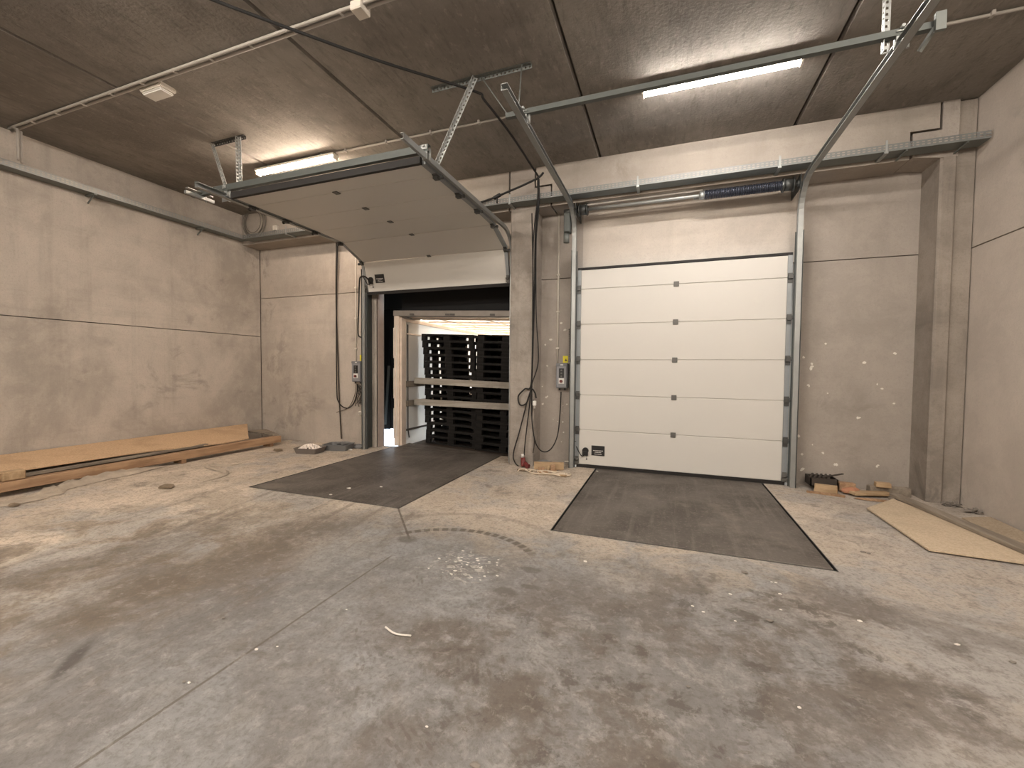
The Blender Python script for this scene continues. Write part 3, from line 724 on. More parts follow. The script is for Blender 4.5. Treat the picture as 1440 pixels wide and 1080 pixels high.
# ================================================================== LAMPS AND CEILING CONDUITS
LZ = 4.595; LYY = 4.985
def batten(x0, x1, Y, lampmat, label, ex=False):
    t = thing('ceiling_light', ((x0+x1)/2, Y, LZ), label, 'ceiling light', 'LED batten lights')
    MB().box(x0, x1, Y-.066, Y+.066, LZ+.030, LZ+.062).bevel(.006).build('housing', 'pvc_white', t)
    prof = [(Y-.042, LZ+.034)] + [(Y-.042*math.cos(a), LZ+.03-.05*math.sin(a)) for a in [math.pi*i/8 for i in range(9)]] + [(Y+.042, LZ+.034)]
    MB().prism(prof, 'x', x0+.025, x1-.025).build('diffuser', lampmat, t)
    for a, b in ((x0, x0+.025), (x1-.025, x1)): MB().box(a, b, Y-.045, Y+.045, LZ-.022, LZ+.034).bevel(.006).build('end_cap', 'pvc_white', t)
    for x in (x0+.25, x1-.25): MB().box(x-.02, x+.02, Y-.03, Y+.03, LZ+.062, ZC-.001).build('mounting_clip', 'galvanised_matt', t)
    return t
batten(-6.13, -4.58, LYY, 'lamp_warm', 'glowing warm batten lamp over the raised door, left of the two in view')
batten(-.32, 1.20, LYY, 'lamp_cool', 'glowing batten lamp in front of the closed door, the larger and whiter one')
for i, (x, y) in enumerate(((-4.2, .6), (2.2, 1.4), (-1.6, .3), (2.2, -3.0), (-4.6, -3.0), (-5.3, -6.4), (.4, -6.4))):  # unseen battens added over and behind the camera to fill walls and floor with light
    batten(x-.76, x+.76, y, 'lamp_hall_fill', 'unseen batten lamp of the hall, added to light the walls and floor')
def conduit(label, runs, clips, r=.014, mat='pvc_grey', box=None, group=None):
    t = thing('conduit', runs[0][0], label, 'conduit', group)
    for q in runs: MB().tube(q, r, 9).build('pipe', mat, t)
    for c, ax in clips:
        m = MB(); c = Vector(c)
        if ax == 'x': m.box(c.x-.014, c.x+.014, c.y-.028, c.y+.028, c.z-.018, c.z+.026)
        elif ax == 'z': m.box(c.x-.026, c.x+.026, c.y-.018, c.y+.020, c.z-.014, c.z+.014)
        m.bevel(.004).build('clip', mat, t)
    if box: MB().box(*box).bevel(.008).build('socket_box', 'pvc_white', t)
    return t
CZ = ZC-.028
conduit('thin conduit on the ceiling running from the warm lamp to the bright lamp', [[(-4.57, LYY, CZ), (-.33, LYY, CZ)]], [((x, LYY, CZ), 'x') for x in (-4.4, -3.7, -3.0, -2.3, -1.6, -.9)], .013)
conduit('thin conduit on the ceiling running from the bright lamp to the right wall', [[(1.21, LYY, CZ), (2.3, LYY, CZ), (2.36, LYY, CZ), (XR-.002, LYY, CZ)]], [((x, LYY, CZ), 'x') for x in (1.6, 2.1, 2.6, 3.0)], .014)
y1 = 3.10; xc = PZ(42, 184, CZ).x
runs = [smooth([(-1.2, y1, CZ), (-4.6, y1, CZ), (xc+.02, y1, CZ), (xc-.02, y1, CZ-.05), (xc-.02, y1, 4.22)], 3),
        smooth([(-1.2, y1-.05, CZ), (-4.6, y1-.05, CZ), (xc+.07, y1-.05, CZ), (xc+.03, y1-.05, CZ-.05), (xc+.03, y1-.05, 4.22)], 3)]
conduit('pair of pale conduits crossing the ceiling and dropping to the left wall tray', runs, [((x, y1-.025, CZ), 'x') for x in [-7.7+.55*i for i in range(12)]], .015, 'pvc_grey', (-2.62, -2.5, y1-.08, y1+.05, CZ-.05, ZC-.002))
t = thing('emergency_light', (-5.45, 3.24, 4.6), 'pale flat emergency light beside the ceiling conduits', 'emergency light')
MB().box(-5.66, -5.30, 3.125, 3.30, ZC-.055, ZC).bevel(.012, 2).build('housing', 'pvc_white', t)
MB().box(-5.64, -5.32, 3.14, 3.285, ZC-.085, ZC-.055).bevel(.012, 2).build('lens', 'label_white', t)
# ================================================================== CONTROL BOXES, WALL CONDUITS, CABLES
def control(label, x0, x1, z0, z1, ywall, conduit_top, lab2, lab3, xpipe):
    t = thing('control_box', ((x0+x1)/2, ywall-.06, z0), label, 'control box', 'door control boxes')
    y = ywall-.002; w = x1-x0
    MB().box(x0, x1, y-.12, y, z0, z1).bevel(.008, 2).build('enclosure', 'box_grey', t)
    MB().box(x0+.012, x1-.012, y-.132, y-.12, z0+.015, z1-.045).bevel(.004).build('front_cover', 'box_grey_light', t)
    MB().box(x0, x1, y-.128, y-.12, z1-.042, z1-.004).bevel(.003).build('top_cover', 'box_grey', t)
    f = y-.133; xm = (x0+x1)/2
    MB().box(xm-w*.22, xm+w*.22, f-.003, f, z0+.42*(z1-z0), z0+.80*(z1-z0)).build('button_panel', 'black_plastic', t)
    for k in range(3):
        zk = z0+(.48+.12*k)*(z1-z0); MB().cyl((xm, f-.014, zk), (xm, f-.002, zk), .014, 14).build('push_button', 'hinge_grey', t)
    MB().box(xm-w*.24, xm+w*.24, f-.003, f, z0+.18*(z1-z0), z0+.40*(z1-z0)).build('switch_plate', 'label_white', t)
    zk = z0+.28*(z1-z0); MB().cyl((xm-.003, f-.025, zk), (xm-.003, f-.002, zk), .025, 18).bar((xm-.012, f-.03, zk-.02), (xm+.008, f-.03, zk+.02), .014, .014, (0, 1, 0)).build('main_switch', 'red_plastic', t)
    MB().box(xm-.02, xm+.025, f+.003, f+.007, z1-.032, z1-.016).build('name_tag', 'label_white', t)
    m = MB()
    for gx in (x0+.05, x1-.05): m.cyl((gx, y-.07, z0-.035), (gx, y-.07, z0), .015, 10)
    m.build('cable_gland', 'black_plastic', t)
    s = MB().box(xm-.01, xm+.075, y-.003, y, z1+.012, z1+.125).build('sticker', 'yellow'); tag(s, lab2, 'sticker', 'yellow notices over the control boxes')
    a = (xm+.018, z1+.06); MB().prism([(a[0], a[1]-.022), (a[0]+.045, a[1]-.022), (a[0]+.022, a[1]+.022)], 'y', y-.0042, y-.003).build('triangle_mark', 'ink_dark', s)
    conduit(lab3, [[(xpipe, y-.014, z1+.002), (xpipe, y-.014, conduit_top)]], [((xpipe, y-.014, z), 'z') for z in (z1+.25, z1+.85, z1+1.45)], .014, 'pvc_white', None, 'conduits above the control boxes')
    return t
b1 = (PY(497.5, 508, 6.76), PY(510.5, 537, 6.76))
control('grey door control box on the wall left of the open dock', b1[0].x, b1[1].x, b1[1].z, b1[0].z, YW, 3.72, 'yellow notice above the control box left of the open dock', 'white conduit dropping to the control box left of the open dock', b1[0].x+.02)
b2 = (PY(782.5, 511, 6.72), PY(798, 546, 6.72))
control('grey door control box with red switch on the wall beside the closed door', b2[0].x, b2[1].x, b2[1].z, b2[0].z, YW, 4.06, 'yellow notice above the control box beside the closed door', 'white conduit dropping to the control box beside the closed door', b2[0].x-.005)
def cable(label, pts, r=.009, mat='cable_black', group=None, k=6, name='cable'):
    return tag(MB().tube(smooth(pts, k), r, 7).build(name, mat), label, 'cable', group)
# long cable across the ceiling
cable('long black cable slung across the ceiling from the upper left to the pillar', [PZ(262, -18, 4.60), PZ(300, 0, 4.58), PZ(420, 45, 4.55), PZ(540, 88, 4.55), PZ(666, 128, 4.60), PZ(682, 142, 4.56), (-1.93, 5.2, 4.55), PY(757, 248, 6.34)], .014)
# bundle down the pillar
YP = 6.385
cable('black cable hanging straight down the pillar and coiled in a loop at mid height', [PY(757, 250, 6.15), PY(758, 275, 6.15), PY(753, 330, 6.3), PY(752, 400, YP), PY(750, 470, YP), PY(747, 540, YP), PY(738, 547, YP-.02), PY(729, 557, YP-.02), PY(731, 569, YP-.02), PY(740, 567, YP-.03), PY(747, 548, YP-.03), PY(752, 552, YP-.03), PY(754, 560, YP-.03)], .012)
cable('black cable reaching from the pillar down to the red plug on the floor', [PY(756, 252, 6.16), PY(756, 280, 6.16), PY(750, 340, 6.3), PY(749, 460, YP-.015), PY(747, 540, YP-.015), PY(741, 565, YP-.015), PY(731, 605, YP-.015), PY(722, 637, YP-.02), PY(724, 650, YP-.03), PY(731, 657, YP-.05), PY(735, 657.5, YP-.055)], .010)
cable('dark cable ending in the white connector beside the pillar, bowed out to the right', [PY(758, 252, 6.17), PY(758, 290, 6.2), PY(754, 340, 6.3), PY(754, 440, YP), PY(757, 490, YP), PY(756, 515, YP), PY(748, 540, YP-.01), PY(746, 552, YP-.015), PY(744, 575, YP-.015), PY(741, 600, YP-.02), PY(738.5, 622, YP-.03), PY(737, 640, YP-.04)], .009)
cable('black cable sagging in a wide loop between the pillar and the control box', [PY(748, 300, 6.26), PY(750, 420, YP), PY(748, 540, YP-.01), PY(748, 590, YP-.02), PY(753, 622, YP-.03), PY(763, 635, 6.55), PY(775, 631, 6.66), PY(784, 612, 6.70), PY(787.5, 580, 6.74), PY(789, 551, 6.75)], .009)
cable('short brown cable tail dangling below the white connector', [PY(750, 562, 6.38), PY(748, 590, 6.38), PY(751.5, 620, 6.38), PY(749.5, 637, 6.375)], .008, 'cable_brown')
t = thing('cable_connector', PY(753, 565, 6.375), 'small white cable connector hanging on the pillar edge', 'connector')
q = PY(752, 568, 6.385); MB().box(q.x-.03, q.x+.025, 6.36, 6.41, q.z-.03, q.z+.05).bevel(.01).build('shell', 'label_white', t)
MB().box(q.x-.018, q.x+.012, 6.365, 6.405, q.z-.075, q.z-.03).bevel(.008).build('nut', 'pvc_grey', t)
cable('black cable slung from the pillar head across to the raised door track', [PY(764, 243, 6.17), PY(757, 250, 6.14), PY(737, 260, 6.16), PY(716, 269, 6.16), PY(700, 276, 6.16), PY(680, 283.5, 6.14), PY(668, 287, 6.1)], .016)
t = thing('cable_connector', PY(699, 276, 6.17), 'dark connector on the slanting cable over the pillar', 'connector')
q = PY(699, 276.5, 6.16); MB().bar(q+Vector((-.06, 0, -.02)), q+Vector((.06, 0, .025)), .05, .05).bevel(.01).build('shell', 'black_plastic', t)
MB().cyl(q, q+Vector((0, 0, -.10)), .014, 8).build('spur', 'black_plastic', t)
# left wall: pair of hanging cables, one of them looping to the box
cable('dark cable hanging straight down the back wall to the grey tub', [PY(473, 338, 6.72), PY(472.5, 420, 6.78), PY(475, 500, 6.78), PY(477, 560, 6.78), PY(480, 617, 6.78)], .012, 'cable_brown')
cable('dark cable hanging on the back wall and looping up to the control box', [PY(475, 338, 6.71), PY(473, 420, 6.765), PY(473.5, 540, 6.765), PY(476, 565, 6.765), PY(487, 574, 6.765), PY(497, 568, 6.75), PY(502, 552, 6.75), PY(502.5, 540, 6.75)], .011)
cable('thin grey cable drooping left below the control box at the open dock', [PY(501, 539, 6.76), PY(499, 555, 6.78), PY(490, 573, 6.79), PY(473, 580, 6.79)], .006, 'cable_brown')
t = thing('socket', PY(508, 580, 6.81), 'small pale socket low on the wall under the left control box', 'socket')
q = PY(508, 581, 6.80); MB().box(q.x-.04, q.x+.04, 6.76, YW-.001, q.z-.045, q.z+.045).bevel(.012).build('body', 'pvc_white', t)
MB().cyl((q.x, 6.752, q.z), (q.x, 6.76, q.z), .024, 14).build('face_ring', 'pvc_grey', t)
m = MB(); rr = random.Random(11)
for k in range(9):
    x0 = 498+rr.uniform(4, 13); pts = [PY(x0, 540+rr.uniform(0, 3), 6.77)]
    for j in range(4): pts.append(PY(x0+rr.uniform(-3, 4), 548+j*7+rr.uniform(-2, 3), 6.765+rr.uniform(-.01, .01)))
    m.tube(smooth(pts, 3), .006, 5)
tag(m.build('cable_tangle', 'cable_brown'), 'tangle of thin dark wires bunched under the control box at the open dock', 'cable')
cable('black spring cable hooked on the left upright of the raised door', [PY(521, 399, 6.5), PY(515, 390, 6.5), PY(508, 389, 6.52), PY(505.5, 396, 6.53), PY(504.5, 430, 6.55), PY(503.5, 468, 6.55), PY(507, 474, 6.55), PY(510, 475, 6.55)], .013)
m = MB(); hel = []
a0, a1 = PY(801, 462, 6.66), PY(803, 612, 6.66)
for i in range(60*8+1):
    a = 2*math.pi*i/8; u = i/480; hel.append(a0.lerp(a1, u)+Vector((.014*math.cos(a), .014*math.sin(a), 0)))
hel += smooth([hel[-1], PY(804, 618, 6.64), PY(806.5, 621, 6.60), PY(810, 620.5, 6.585)], 4)
tag(m.tube(hel, .0045, 5).build('spiral_cable', 'cable_black'), 'black spiral cable hanging beside the closed door track', 'cable')
conduit('pale conduit standing in the corner left of the closed door track', [[PY(802, 598, 6.80), PY(802.5, 648, 6.80)], [PY(794, 649, 6.80), PY(802.5, 649, 6.80)]], [], .012, 'pvc_white')
# red plug at the foot of the pillar
q = PZ(738, 656, .0); q.y = 6.30
t = thing('power_plug', (q.x, q.y, 0), 'red industrial plug lying at the foot of the pillar', 'plug')
MB().tube([(q.x-.02, q.y+.02, .15), (q.x-.01, q.y+.01, .05), (q.x, q.y, .012)], [.034, .042, .046], 14).build('body', 'red_plastic', t)
MB().cyl((q.x-.024, q.y+.024, .15), (q.x-.034, q.y+.03, .205), .022, 12).build('cable_nut', 'label_white', t)
MB().tube([(q.x+.03, q.y-.03, .08), (q.x+.075, q.y-.04, .028), (q.x+.10, q.y-.045, .025)], [.03, .04, .042], 12).build('flap', 'red_plastic', t)
# ================================================================== RUBBISH AT THE PILLAR
def board(name, label, cat, p, q, w, h, mat, upv=(0, 0, 1), group=None, jag=0):
    m = MB().bar(p, q, w, h, upv)
    if jag:
        for v in m.bm.verts: v.co += Vector((random.uniform(-jag, jag), random.uniform(-jag, jag), random.uniform(-jag, jag)*.3))
    m.bevel(min(w, h)*.06)
    return tag(m.build(name, mat), label, cat, group)
a, b = PZ(744, 660, 0), PZ(794, 657, 0)
board('timber_offcut', 'pale timber batten lying along the wall at the foot of the pillar', 'timber', (-1.90, 6.22, .065), (-1.46, 6.34, .065), .045, .115, 'timber_pale')
board('timber_offcut', 'short brown block leaning in front of the batten at the pillar', 'timber', (-1.80, 6.10, .035), (-1.70, 6.12, .035), .05, .07, 'timber_brown', jag=.006)
board('timber_offcut', 'brown block standing near the middle of the batten at the pillar', 'timber', (-1.62, 6.16, .055), (-1.56, 6.18, .055), .05, .11, 'timber_brown', jag=.006)
board('timber_offcut', 'narrow upright splinter of brown wood by the batten at the pillar', 'timber', (-1.665, 6.17, .05), (-1.64, 6.17, .05), .04, .10, 'timber_pale', jag=.006)
m = MB(); rr = random.Random(2)
for k in range(7):
    a0 = rr.uniform(0, 6.28); r0 = rr.uniform(.09, .24); cx_, cy_ = -1.63+rr.uniform(-.1, .1), 6.03+rr.uniform(-.04, .04)
    m.tube(smooth([(cx_+r0*1.6*math.cos(a0+j*.6), cy_+r0*.45*math.sin(a0+j*.6), .008+.012*(j % 3)) for j in range(7)], 4), .010, 5)
tag(m.build('packing_strap', 'strap_pale'), 'tangle of pale packing strap on the floor before the pillar batten', 'strap')
for k, (x, y, a, L, mt, lab) in enumerate(((-1.78, 6.0, .4, .16, 'timber_brown', 'thin dark splinter lying across the strap tangle at the pillar'), (-1.50, 5.98, -.3, .18, 'timber_pale', 'thin pale splinter lying right of the strap tangle at the pillar'), (-1.60, 6.10, 1.1, .12, 'timber_brown', 'stubby splinter standing out between the two brown blocks at the pillar'))):
    board('wood_splinter', lab, 'timber', (x, y, .018), (x+L*math.cos(a), y+L*math.sin(a), .022), .028, .022, mt, jag=.005)
m = MB().blob((-1.38, 6.05, .012), .05, (1.5, .8, .18), 4, .4, 2); tag(m.build('paper_scrap', 'chip_white'), 'white paper scrap at the right end of the strap tangle', 'scrap')
m = MB().blob((-1.78, 6.48, .05), .09, (1.9, .6, .6), 6, .5, 2); tag(m.build('rag', 'tub_grey'), 'grey crumpled rag behind the batten at the pillar foot', 'rag')
m = MB().blob((-2.0, 6.06, .014), .06, (2.1, .6, .25), 9, .5, 2); tag(m.build('rag', 'rag_brown'), 'dark strip of cloth left of the strap tangle at the pillar', 'rag')
# ================================================================== RIGHT CORNER RUBBISH
t = thing('crate', (1.95, 6.62, .06), 'small dark open crate standing on wood scraps right of the closed door', 'crate')
m = MB(); x0, x1, y0, y1, z0, z1 = 1.80, 2.10, 6.50, 6.74, .055, .165
for q in ((x0, x1, y0, y0+.012), (x0, x1, y1-.012, y1), (x0, x0+.012, y0, y1), (x1-.012, x1, y0, y1)): m.box(*q, z0, z1)
m.box(x0, x1, y0, y1, z0, z0+.01); m.build('body', 'crate_dark', t)
m = MB()
for k in range(5): m.bar((x0-.01+.05*k, y0-.01, z1+.006), (x0+.09+.05*k, y1+.01, z1+.008), .022, .012)
m.bar((1.93, 6.52, z1+.01), (2.20, 6.66, z1+.05), .03, .01); m.build('slats', 'crate_dark', t)
board('timber_offcut', 'orange-cut timber block under the front of the dark crate', 'timber', (1.83, 6.46, .05), (2.06, 6.40, .05), .09, .10, 'timber_pale', jag=.01)
board('timber_offcut', 'brown block just right of the dark crate', 'timber', (2.13, 6.60, .06), (2.30, 6.58, .06), .11, .12, 'timber_brown', jag=.01)
m = MB().blob((2.22, 6.47, .045), .085, (1.2, .8, .55), 2, .3, 2); tag(m.build('brick_piece', 'red_brick'), 'reddish broken brick in front of the brown block right of the crate', 'brick')
board('timber_offcut', 'long thin splintered lath on the floor in front of the crate', 'timber', (1.72, 6.36, .012), (2.10, 6.28, .012), .05, .024, 'timber_brown', jag=.006)
board('timber_offcut', 'pale flat plank piece lying between the crate and the corner column', 'timber', (2.20, 6.38, .04), (2.62, 6.50, .045), .12, .035, 'timber_pale', jag=.008)
board('timber_offcut', 'grey timber end reaching to the corner column', 'timber', (2.45, 6.60, .055), (2.88, 6.62, .055), .10, .11, 'timber_grey', jag=.008)
board('timber_offcut', 'short square block lying on the plank pieces near the corner column', 'timber', (2.50, 6.55, .14), (2.65, 6.53, .14), .09, .055, 'timber_pale', jag=.006)
m = MB().blob((2.36, 6.24, .010), .07, (2.6, .6, .2), 14, .5, 2); tag(m.build('wood_splinters', 'timber_brown'), 'flat scatter of brown splinters before the plank pieces', 'splinters')
# sheets and plank on the floor at the right
def sheet(name, label, pts, z0, th, mat, cat='board'):
    m = MB(); n = len(pts)
    m.prism([(p[0], p[1]) for p in pts], 'z', z0, z0+th)
    return tag(m.build(name, mat), label, cat)
c4 = [PZ(1219, 716, .012), PZ(1306, 775, .012), PZ(1440, 794, .012), PZ(1500, 802, .012), PZ(1256, 703, .012)]
sheet('chipboard_sheet', 'yellowish chipboard sheet with a cut corner lying flat on the right floor', c4, .014, .014, 'chipboard_yellow')
sheet('chipboard_sheet', 'dusty chipboard sheet half under the plank by the right wall', [(2.96, 5.78), (2.86, 4.4), (3.26, 4.4), (3.265, 5.92)], .010, .016, 'chipboard_dusty')
tag(MB().hexa([(2.60, 6.44, .03), (2.70, 6.42, .03), (2.99, 4.70, .03), (2.86, 4.70, .03)], [(2.60, 6.44, .068), (2.71, 6.43, .068), (3.0, 4.70, .068), (2.86, 4.70, .068)]).bevel(.004).build('timber_plank', 'timber_grey'), 'grey weathered plank lying between the two chipboard sheets', 'plank')
board('timber_offcut', 'short bearer under the far end of the grey weathered plank', 'timber', (2.58, 6.36, .016), (2.76, 6.38, .016), .06, .029, 'timber_grey')
for k, (x, y, lab) in enumerate(((1349, 712, 'crumpled grey scrap behind the plank, nearer the corner column'), (1382, 722, 'crumpled dark scrap behind the plank, nearer the right wall'))):
    q = PZ(x-10, y, 0); m = MB().blob((q.x, q.y, .022), .05, (1.3, .8, .5), k+21, 1.6, 3, 5); tag(m.build('scrap', 'stone'), lab, 'scrap')
# ================================================================== LEFT: SHEET ON A TIMBER BEAM
tag(MB().hexa([(-7.35, 2.1, .065), (-7.23, 2.1, .065), (-7.20, 6.30, .06), (-7.33, 6.30, .06)], [(-7.35, 2.1, .175), (-7.23, 2.1, .175), (-7.20, 6.30, .185), (-7.33, 6.30, .185)]).bevel(.006).build('timber_beam', 'timber_brown'),
    'long reddish timber beam lying along the left side under the chipboard sheet', 'timber')
for k, (y, lab) in enumerate(((4.50, 'bearer block under the middle of the long timber beam'), (6.10, 'bearer block under the far end of the long timber beam'))):
    board('bearer_block', lab, 'timber', (-7.42, y, .031), (-7.22, y, .031), .07, .062, 'timber_brown', (0, 0, 1), 'bearers of the timber beam')
m = MB(); N = 14; top = []; bot = []
yb0, yb1, yf0, yf1 = 2.2, 6.35, 2.2, 5.95
V = []
for i in range(N+1):
    u = i/N; row = []
    for j in range(5):
        w = j/4
        y = (2.2+(6.45-2.2)*u)*(1-w) + (2.2+(5.75-2.2)*u)*w
        x = -8.33*(1-w) + (-7.40)*w + (.0 if j < 4 else .02*math.sin(u*9))
        zf = .245 if u < .55 else .245-.055*min(1, (u-.55)/.3)
        z = .33*(1-w) + zf*w + .012*math.sin(u*5+1)*w
        row.append((x, y, z))
    V.append(row)
vs = [q for r in V for q in r] + [(q[0], q[1], q[2]+.018) for r in V for q in r]; n5 = 5*(N+1); fs = []
for i in range(N):
    for j in range(4):
        a = i*5+j; fs += [(a, a+5, a+6, a+1), (n5+a, n5+a+1, n5+a+6, n5+a+5)]
for i in range(N):
    a = i*5; fs += [(a, a+n5, a+5+n5, a+5), (a+4, a+9, a+9+n5, a+4+n5)]
for j in range(4): fs += [(j, j+1, j+1+n5, j+n5), (N*5+j, N*5+j+n5, N*5+j+1+n5, N*5+j+1)]
tag(m.faces(vs, fs).build('chipboard_sheet', 'chipboard_tan'), 'long tan chipboard sheet leaning on the timber beam along the left wall', 'board')
board('packing_timber', 'timber packing between the left wall and the tan chipboard sheet', 'timber', (-8.28, 2.3, .155), (-8.28, 6.2, .155), .1, .31, 'timber_grey')
sheet('plank_end', 'grey board end poking out from under the tan chipboard sheet in the corner', [(-8.2, 6.35), (-7.30, 6.20), (-7.24, 6.28), (-8.1, 6.7)], .186, .03, 'timber_grey', 'plank')
board('timber_offcut', 'thin board lying on the beam beneath the sheet edge', 'timber', (-7.40, 2.3, .20), (-7.44, 5.0, .205), .10, .035, 'timber_grey')
ya, yb = PX(3, 665, -7.25).y, PX(37, 661, -7.25).y
tag(MB().box(-7.37, -7.25, ya, yb, .179, .292).bevel(.012).build('timber_block', 'timber_pale'), 'short square timber block lying on the beam at the left picture edge', 'timber')
# plastic film and cloth strips in front of the beam
def strip(label, ctr, wid, hgt, mat, seed, name='plastic_film'):
    C_ = smooth(ctr, 7); m = MB(); n = len(C_); K = 8; rings = []
    for i, c in enumerate(C_):
        d = (C_[min(i+1, n-1)]-C_[max(i-1, 0)]); d.z = 0; d.normalize(); r = Vector((d.y, -d.x, 0)); u = i/(n-1)
        env = min(1, 4*u+.15, 4*(1-u)+.15); row = []
        for j in range(K+1):
            a = -1+2*j/K; w = wid*env*(1+.35*noise.noise(Vector((i*.35, seed, 0))))
            z = .004+hgt*env*max(0, 1-a*a)*(.7+.7*noise.noise(Vector((i*.5, j*.9, seed))))+.012*abs(noise.noise(Vector((i*.9, j*1.7, seed+5))))
            q = c+r*(a*w); row.append((q.x, q.y, z))
        rings.append(row)
    vs = [q for r in rings for q in r]; k1 = K+1
    fs = [(i*k1+j, (i+1)*k1+j, (i+1)*k1+j+1, i*k1+j+1) for i in range(n-1) for j in range(K)]
    base = len(vs); vs += [(q[0], q[1], .001) for r in rings for q in (r[0], r[-1])]
    m.faces(vs, fs, True)
    return tag(m.build(name, mat), label, 'plastic film')
strip('long roll of crumpled pale film on the floor in front of the timber beam', [PZ(236, 655)+Vector((.02, 0, 0)), PZ(190, 664)+Vector((.04, 0, 0)), PZ(140, 674)+Vector((.05, 0, 0)), PZ(95, 684)+Vector((.06, 0, 0)), PZ(60, 694)+Vector((.08, 0, 0)), PZ(25, 706)], .095, .085, 'film', 1)
strip('flat pale film spread on the floor at the lower left picture edge', [PZ(92, 690), PZ(70, 695), PZ(35, 704), PZ(-25, 716)], .14, .035, 'film', 8)
strip('thin crumpled strip of film lying between the beam and the left dock plate', [PZ(340, 652), PZ(318, 656), PZ(300, 655), PZ(292, 657), PZ(316, 664), PZ(312, 670), PZ(285, 678)], .045, .03, 'film', 3)
for (x, y, r, lab) in ((391, 634, .07, 'dark crumpled rag on the floor left of the feed tub'), (234, 686, .08, 'flat dusty scrap lying in front of the beam'), (20, 712, .05, 'dark dusty scrap at the lower left picture edge')):
    q = PZ(x, y); m = MB().blob((q.x, q.y, .018), r, (1.3, .8, .35), x*.1, .6, 2, 3); tag(m.build('rag', 'rag_brown'), lab, 'rag')
# feed tubs
def tub(name, label, cx_, cy_, ang, L, W, H_, mat):
    t = thing(name, (cx_, cy_, 0), label, 'tub'); c, s = math.cos(ang), math.sin(ang)
    def T(u, v, z): return (cx_+u*c-v*s, cy_+u*s+v*c, z)
    def loop(l, w, z, r=.04):
        pts = []
        for sx, sy_, a0 in ((1, 1, 0), (-1, 1, 90), (-1, -1, 180), (1, -1, 270)):
            for k in range(4):
                a = math.radians(a0+k*30); pts.append(T(sx*(l/2-r)+r*math.cos(a), sy_*(w/2-r)+r*math.sin(a), z))
        return pts
    L_ = [loop(L*.86, W*.84, .0), loop(L*.97, W*.96, H_*.93), loop(L, W, H_*.93), loop(L, W, H_), loop(L*.95, W*.94, H_), loop(L*.84, W*.82, .008)]
    vs = [q for l in L_ for q in l]; n = 16; fs = []
    for i in range(5): fs += [(i*n+k, i*n+(k+1) % n, (i+1)*n+(k+1) % n, (i+1)*n+k) for k in range(n)]
    fs += [tuple(range(n))[::-1], tuple(range(5*n, 6*n))]
    MB().faces(vs, fs).build('tray_body', mat, t)
    return t
tub('feed_tub', 'brown shallow tub heaped with white granules near the back wall', -6.08, 5.93, .18, .46, .36, .10, 'tub_brown')
t = tub('feed_tub', 'grey empty shallow tub behind the tub of white granules', -5.82, 6.36, .2, .50, .36, .11, 'tub_grey')
tag(MB().blob((-5.80, 6.50, .10), .13, (1.35, .55, .22), 51, .6, 3, 3).build('film_scrap', 'tub_grey'), 'crumpled grey film lying on the back rim of the empty tub', 'film scrap')
m = MB(); rr = random.Random(4)
for k in range(420):
    u, v = rr.uniform(-1, 1), rr.uniform(-1, 1)
    if u*u+v*v > 1.15: continue
    h = .08+.075*max(0, 1-(u*u+v*v)); c, s = math.cos(.18), math.sin(.18); uu, vv = u*.195, v*.145
    g_ = bmesh.ops.create_icosphere(m.bm, subdivisions=1, radius=rr.uniform(.010, .015))
    o_ = Vector((-6.08+uu*c-vv*s, 5.93+uu*s+vv*c, h-.01*rr.random()))
    for q in g_['verts']: q.co += o_
tag(m.build('granules', 'grain_white'), 'heap of white granules in the brown tub', 'granules', None, 'stuff')
m = MB().blob((-5.55, 6.62, .03), .13, (1.3, .6, .4), 31, .5, 2, 3); tag(m.build('rag', 'tub_grey'), 'grey crumpled sack right of the empty tub against the wall', 'sack')
m = MB().blob((-5.56, 6.38, .012), .03, (1.6, 1, .5), 33, .5, 2, 3); tag(m.build('paper_scrap', 'chip_white'), 'white scrap on the floor in front of the grey sack', 'scrap')
# ================================================================== LITTER ON THE OPEN FLOOR
q0, q1, q2 = PZ(542, 885), PZ(556, 893), PZ(578, 896)
tag(MB().tube(smooth([(q0.x, q0.y, .014), (q1.x, q1.y, .008), (q2.x, q2.y, .008)], 6), .0055, 6).build('cable_tie', 'chip_white'), 'pale curved strip of plastic lying alone on the open floor', 'strip')
lit = [(361, 914, 'chip_white', .010), (266, 961, 'chip_white', .010), (390, 910, 'chip_white', .007), (487, 858, 'chip_white', .007), (823, 790, 'chip_white', .014), (600, 1023, 'chip_white', .007), (974, 853, 'chip_white', .010), (989, 861, 'chip_white', .010), (1027, 836, 'chip_white', .010), (1034, 874, 'chip_white', .008), (1097, 836, 'chip_white', .011), (1091, 820, 'chip_white', .009), (1085, 819, 'chip_white', .008), (1209, 874, 'chip_white', .013), (1124, 996, 'chip_white', .009), (1346, 907, 'chip_white', .012), (1098, 858, 'chip_white', .009), (840, 652+11, 'chip_white', .018), (536, 685, 'chip_white', .02), (465, 696, 'chip_white', .02), (491, 687, 'chip_white', .03),
       (1047, 806, 'stone', .024), (314, 870, 'stone', .012), (259, 960, 'stone', .010), (968, 967, 'stone', .011), (1083, 874, 'stone', .02), (1214, 777, 'stone', .022), (1222, 779, 'stone', .016), (1423, 932, 'stone', .016), (668, 1077, 'stone', .02)]
for k, (x, y, mt, r) in enumerate(lit):
    z = .004 if mt == 'chip_white' else .006
    q = PZ(x, y); m = MB().blob((q.x, q.y, z), r, (1.15, .8, .35), k+40, .5, 1)
    o = m.build('floor_scrap', mt)
    tag(o, 'tiny white scrap lying loose on the concrete' if mt == 'chip_white' else 'small dark stone lying loose on the concrete', 'scrap' if mt == 'chip_white' else 'stone', 'white scraps scattered on the floor' if mt == 'chip_white' else 'dark stones scattered on the floor')
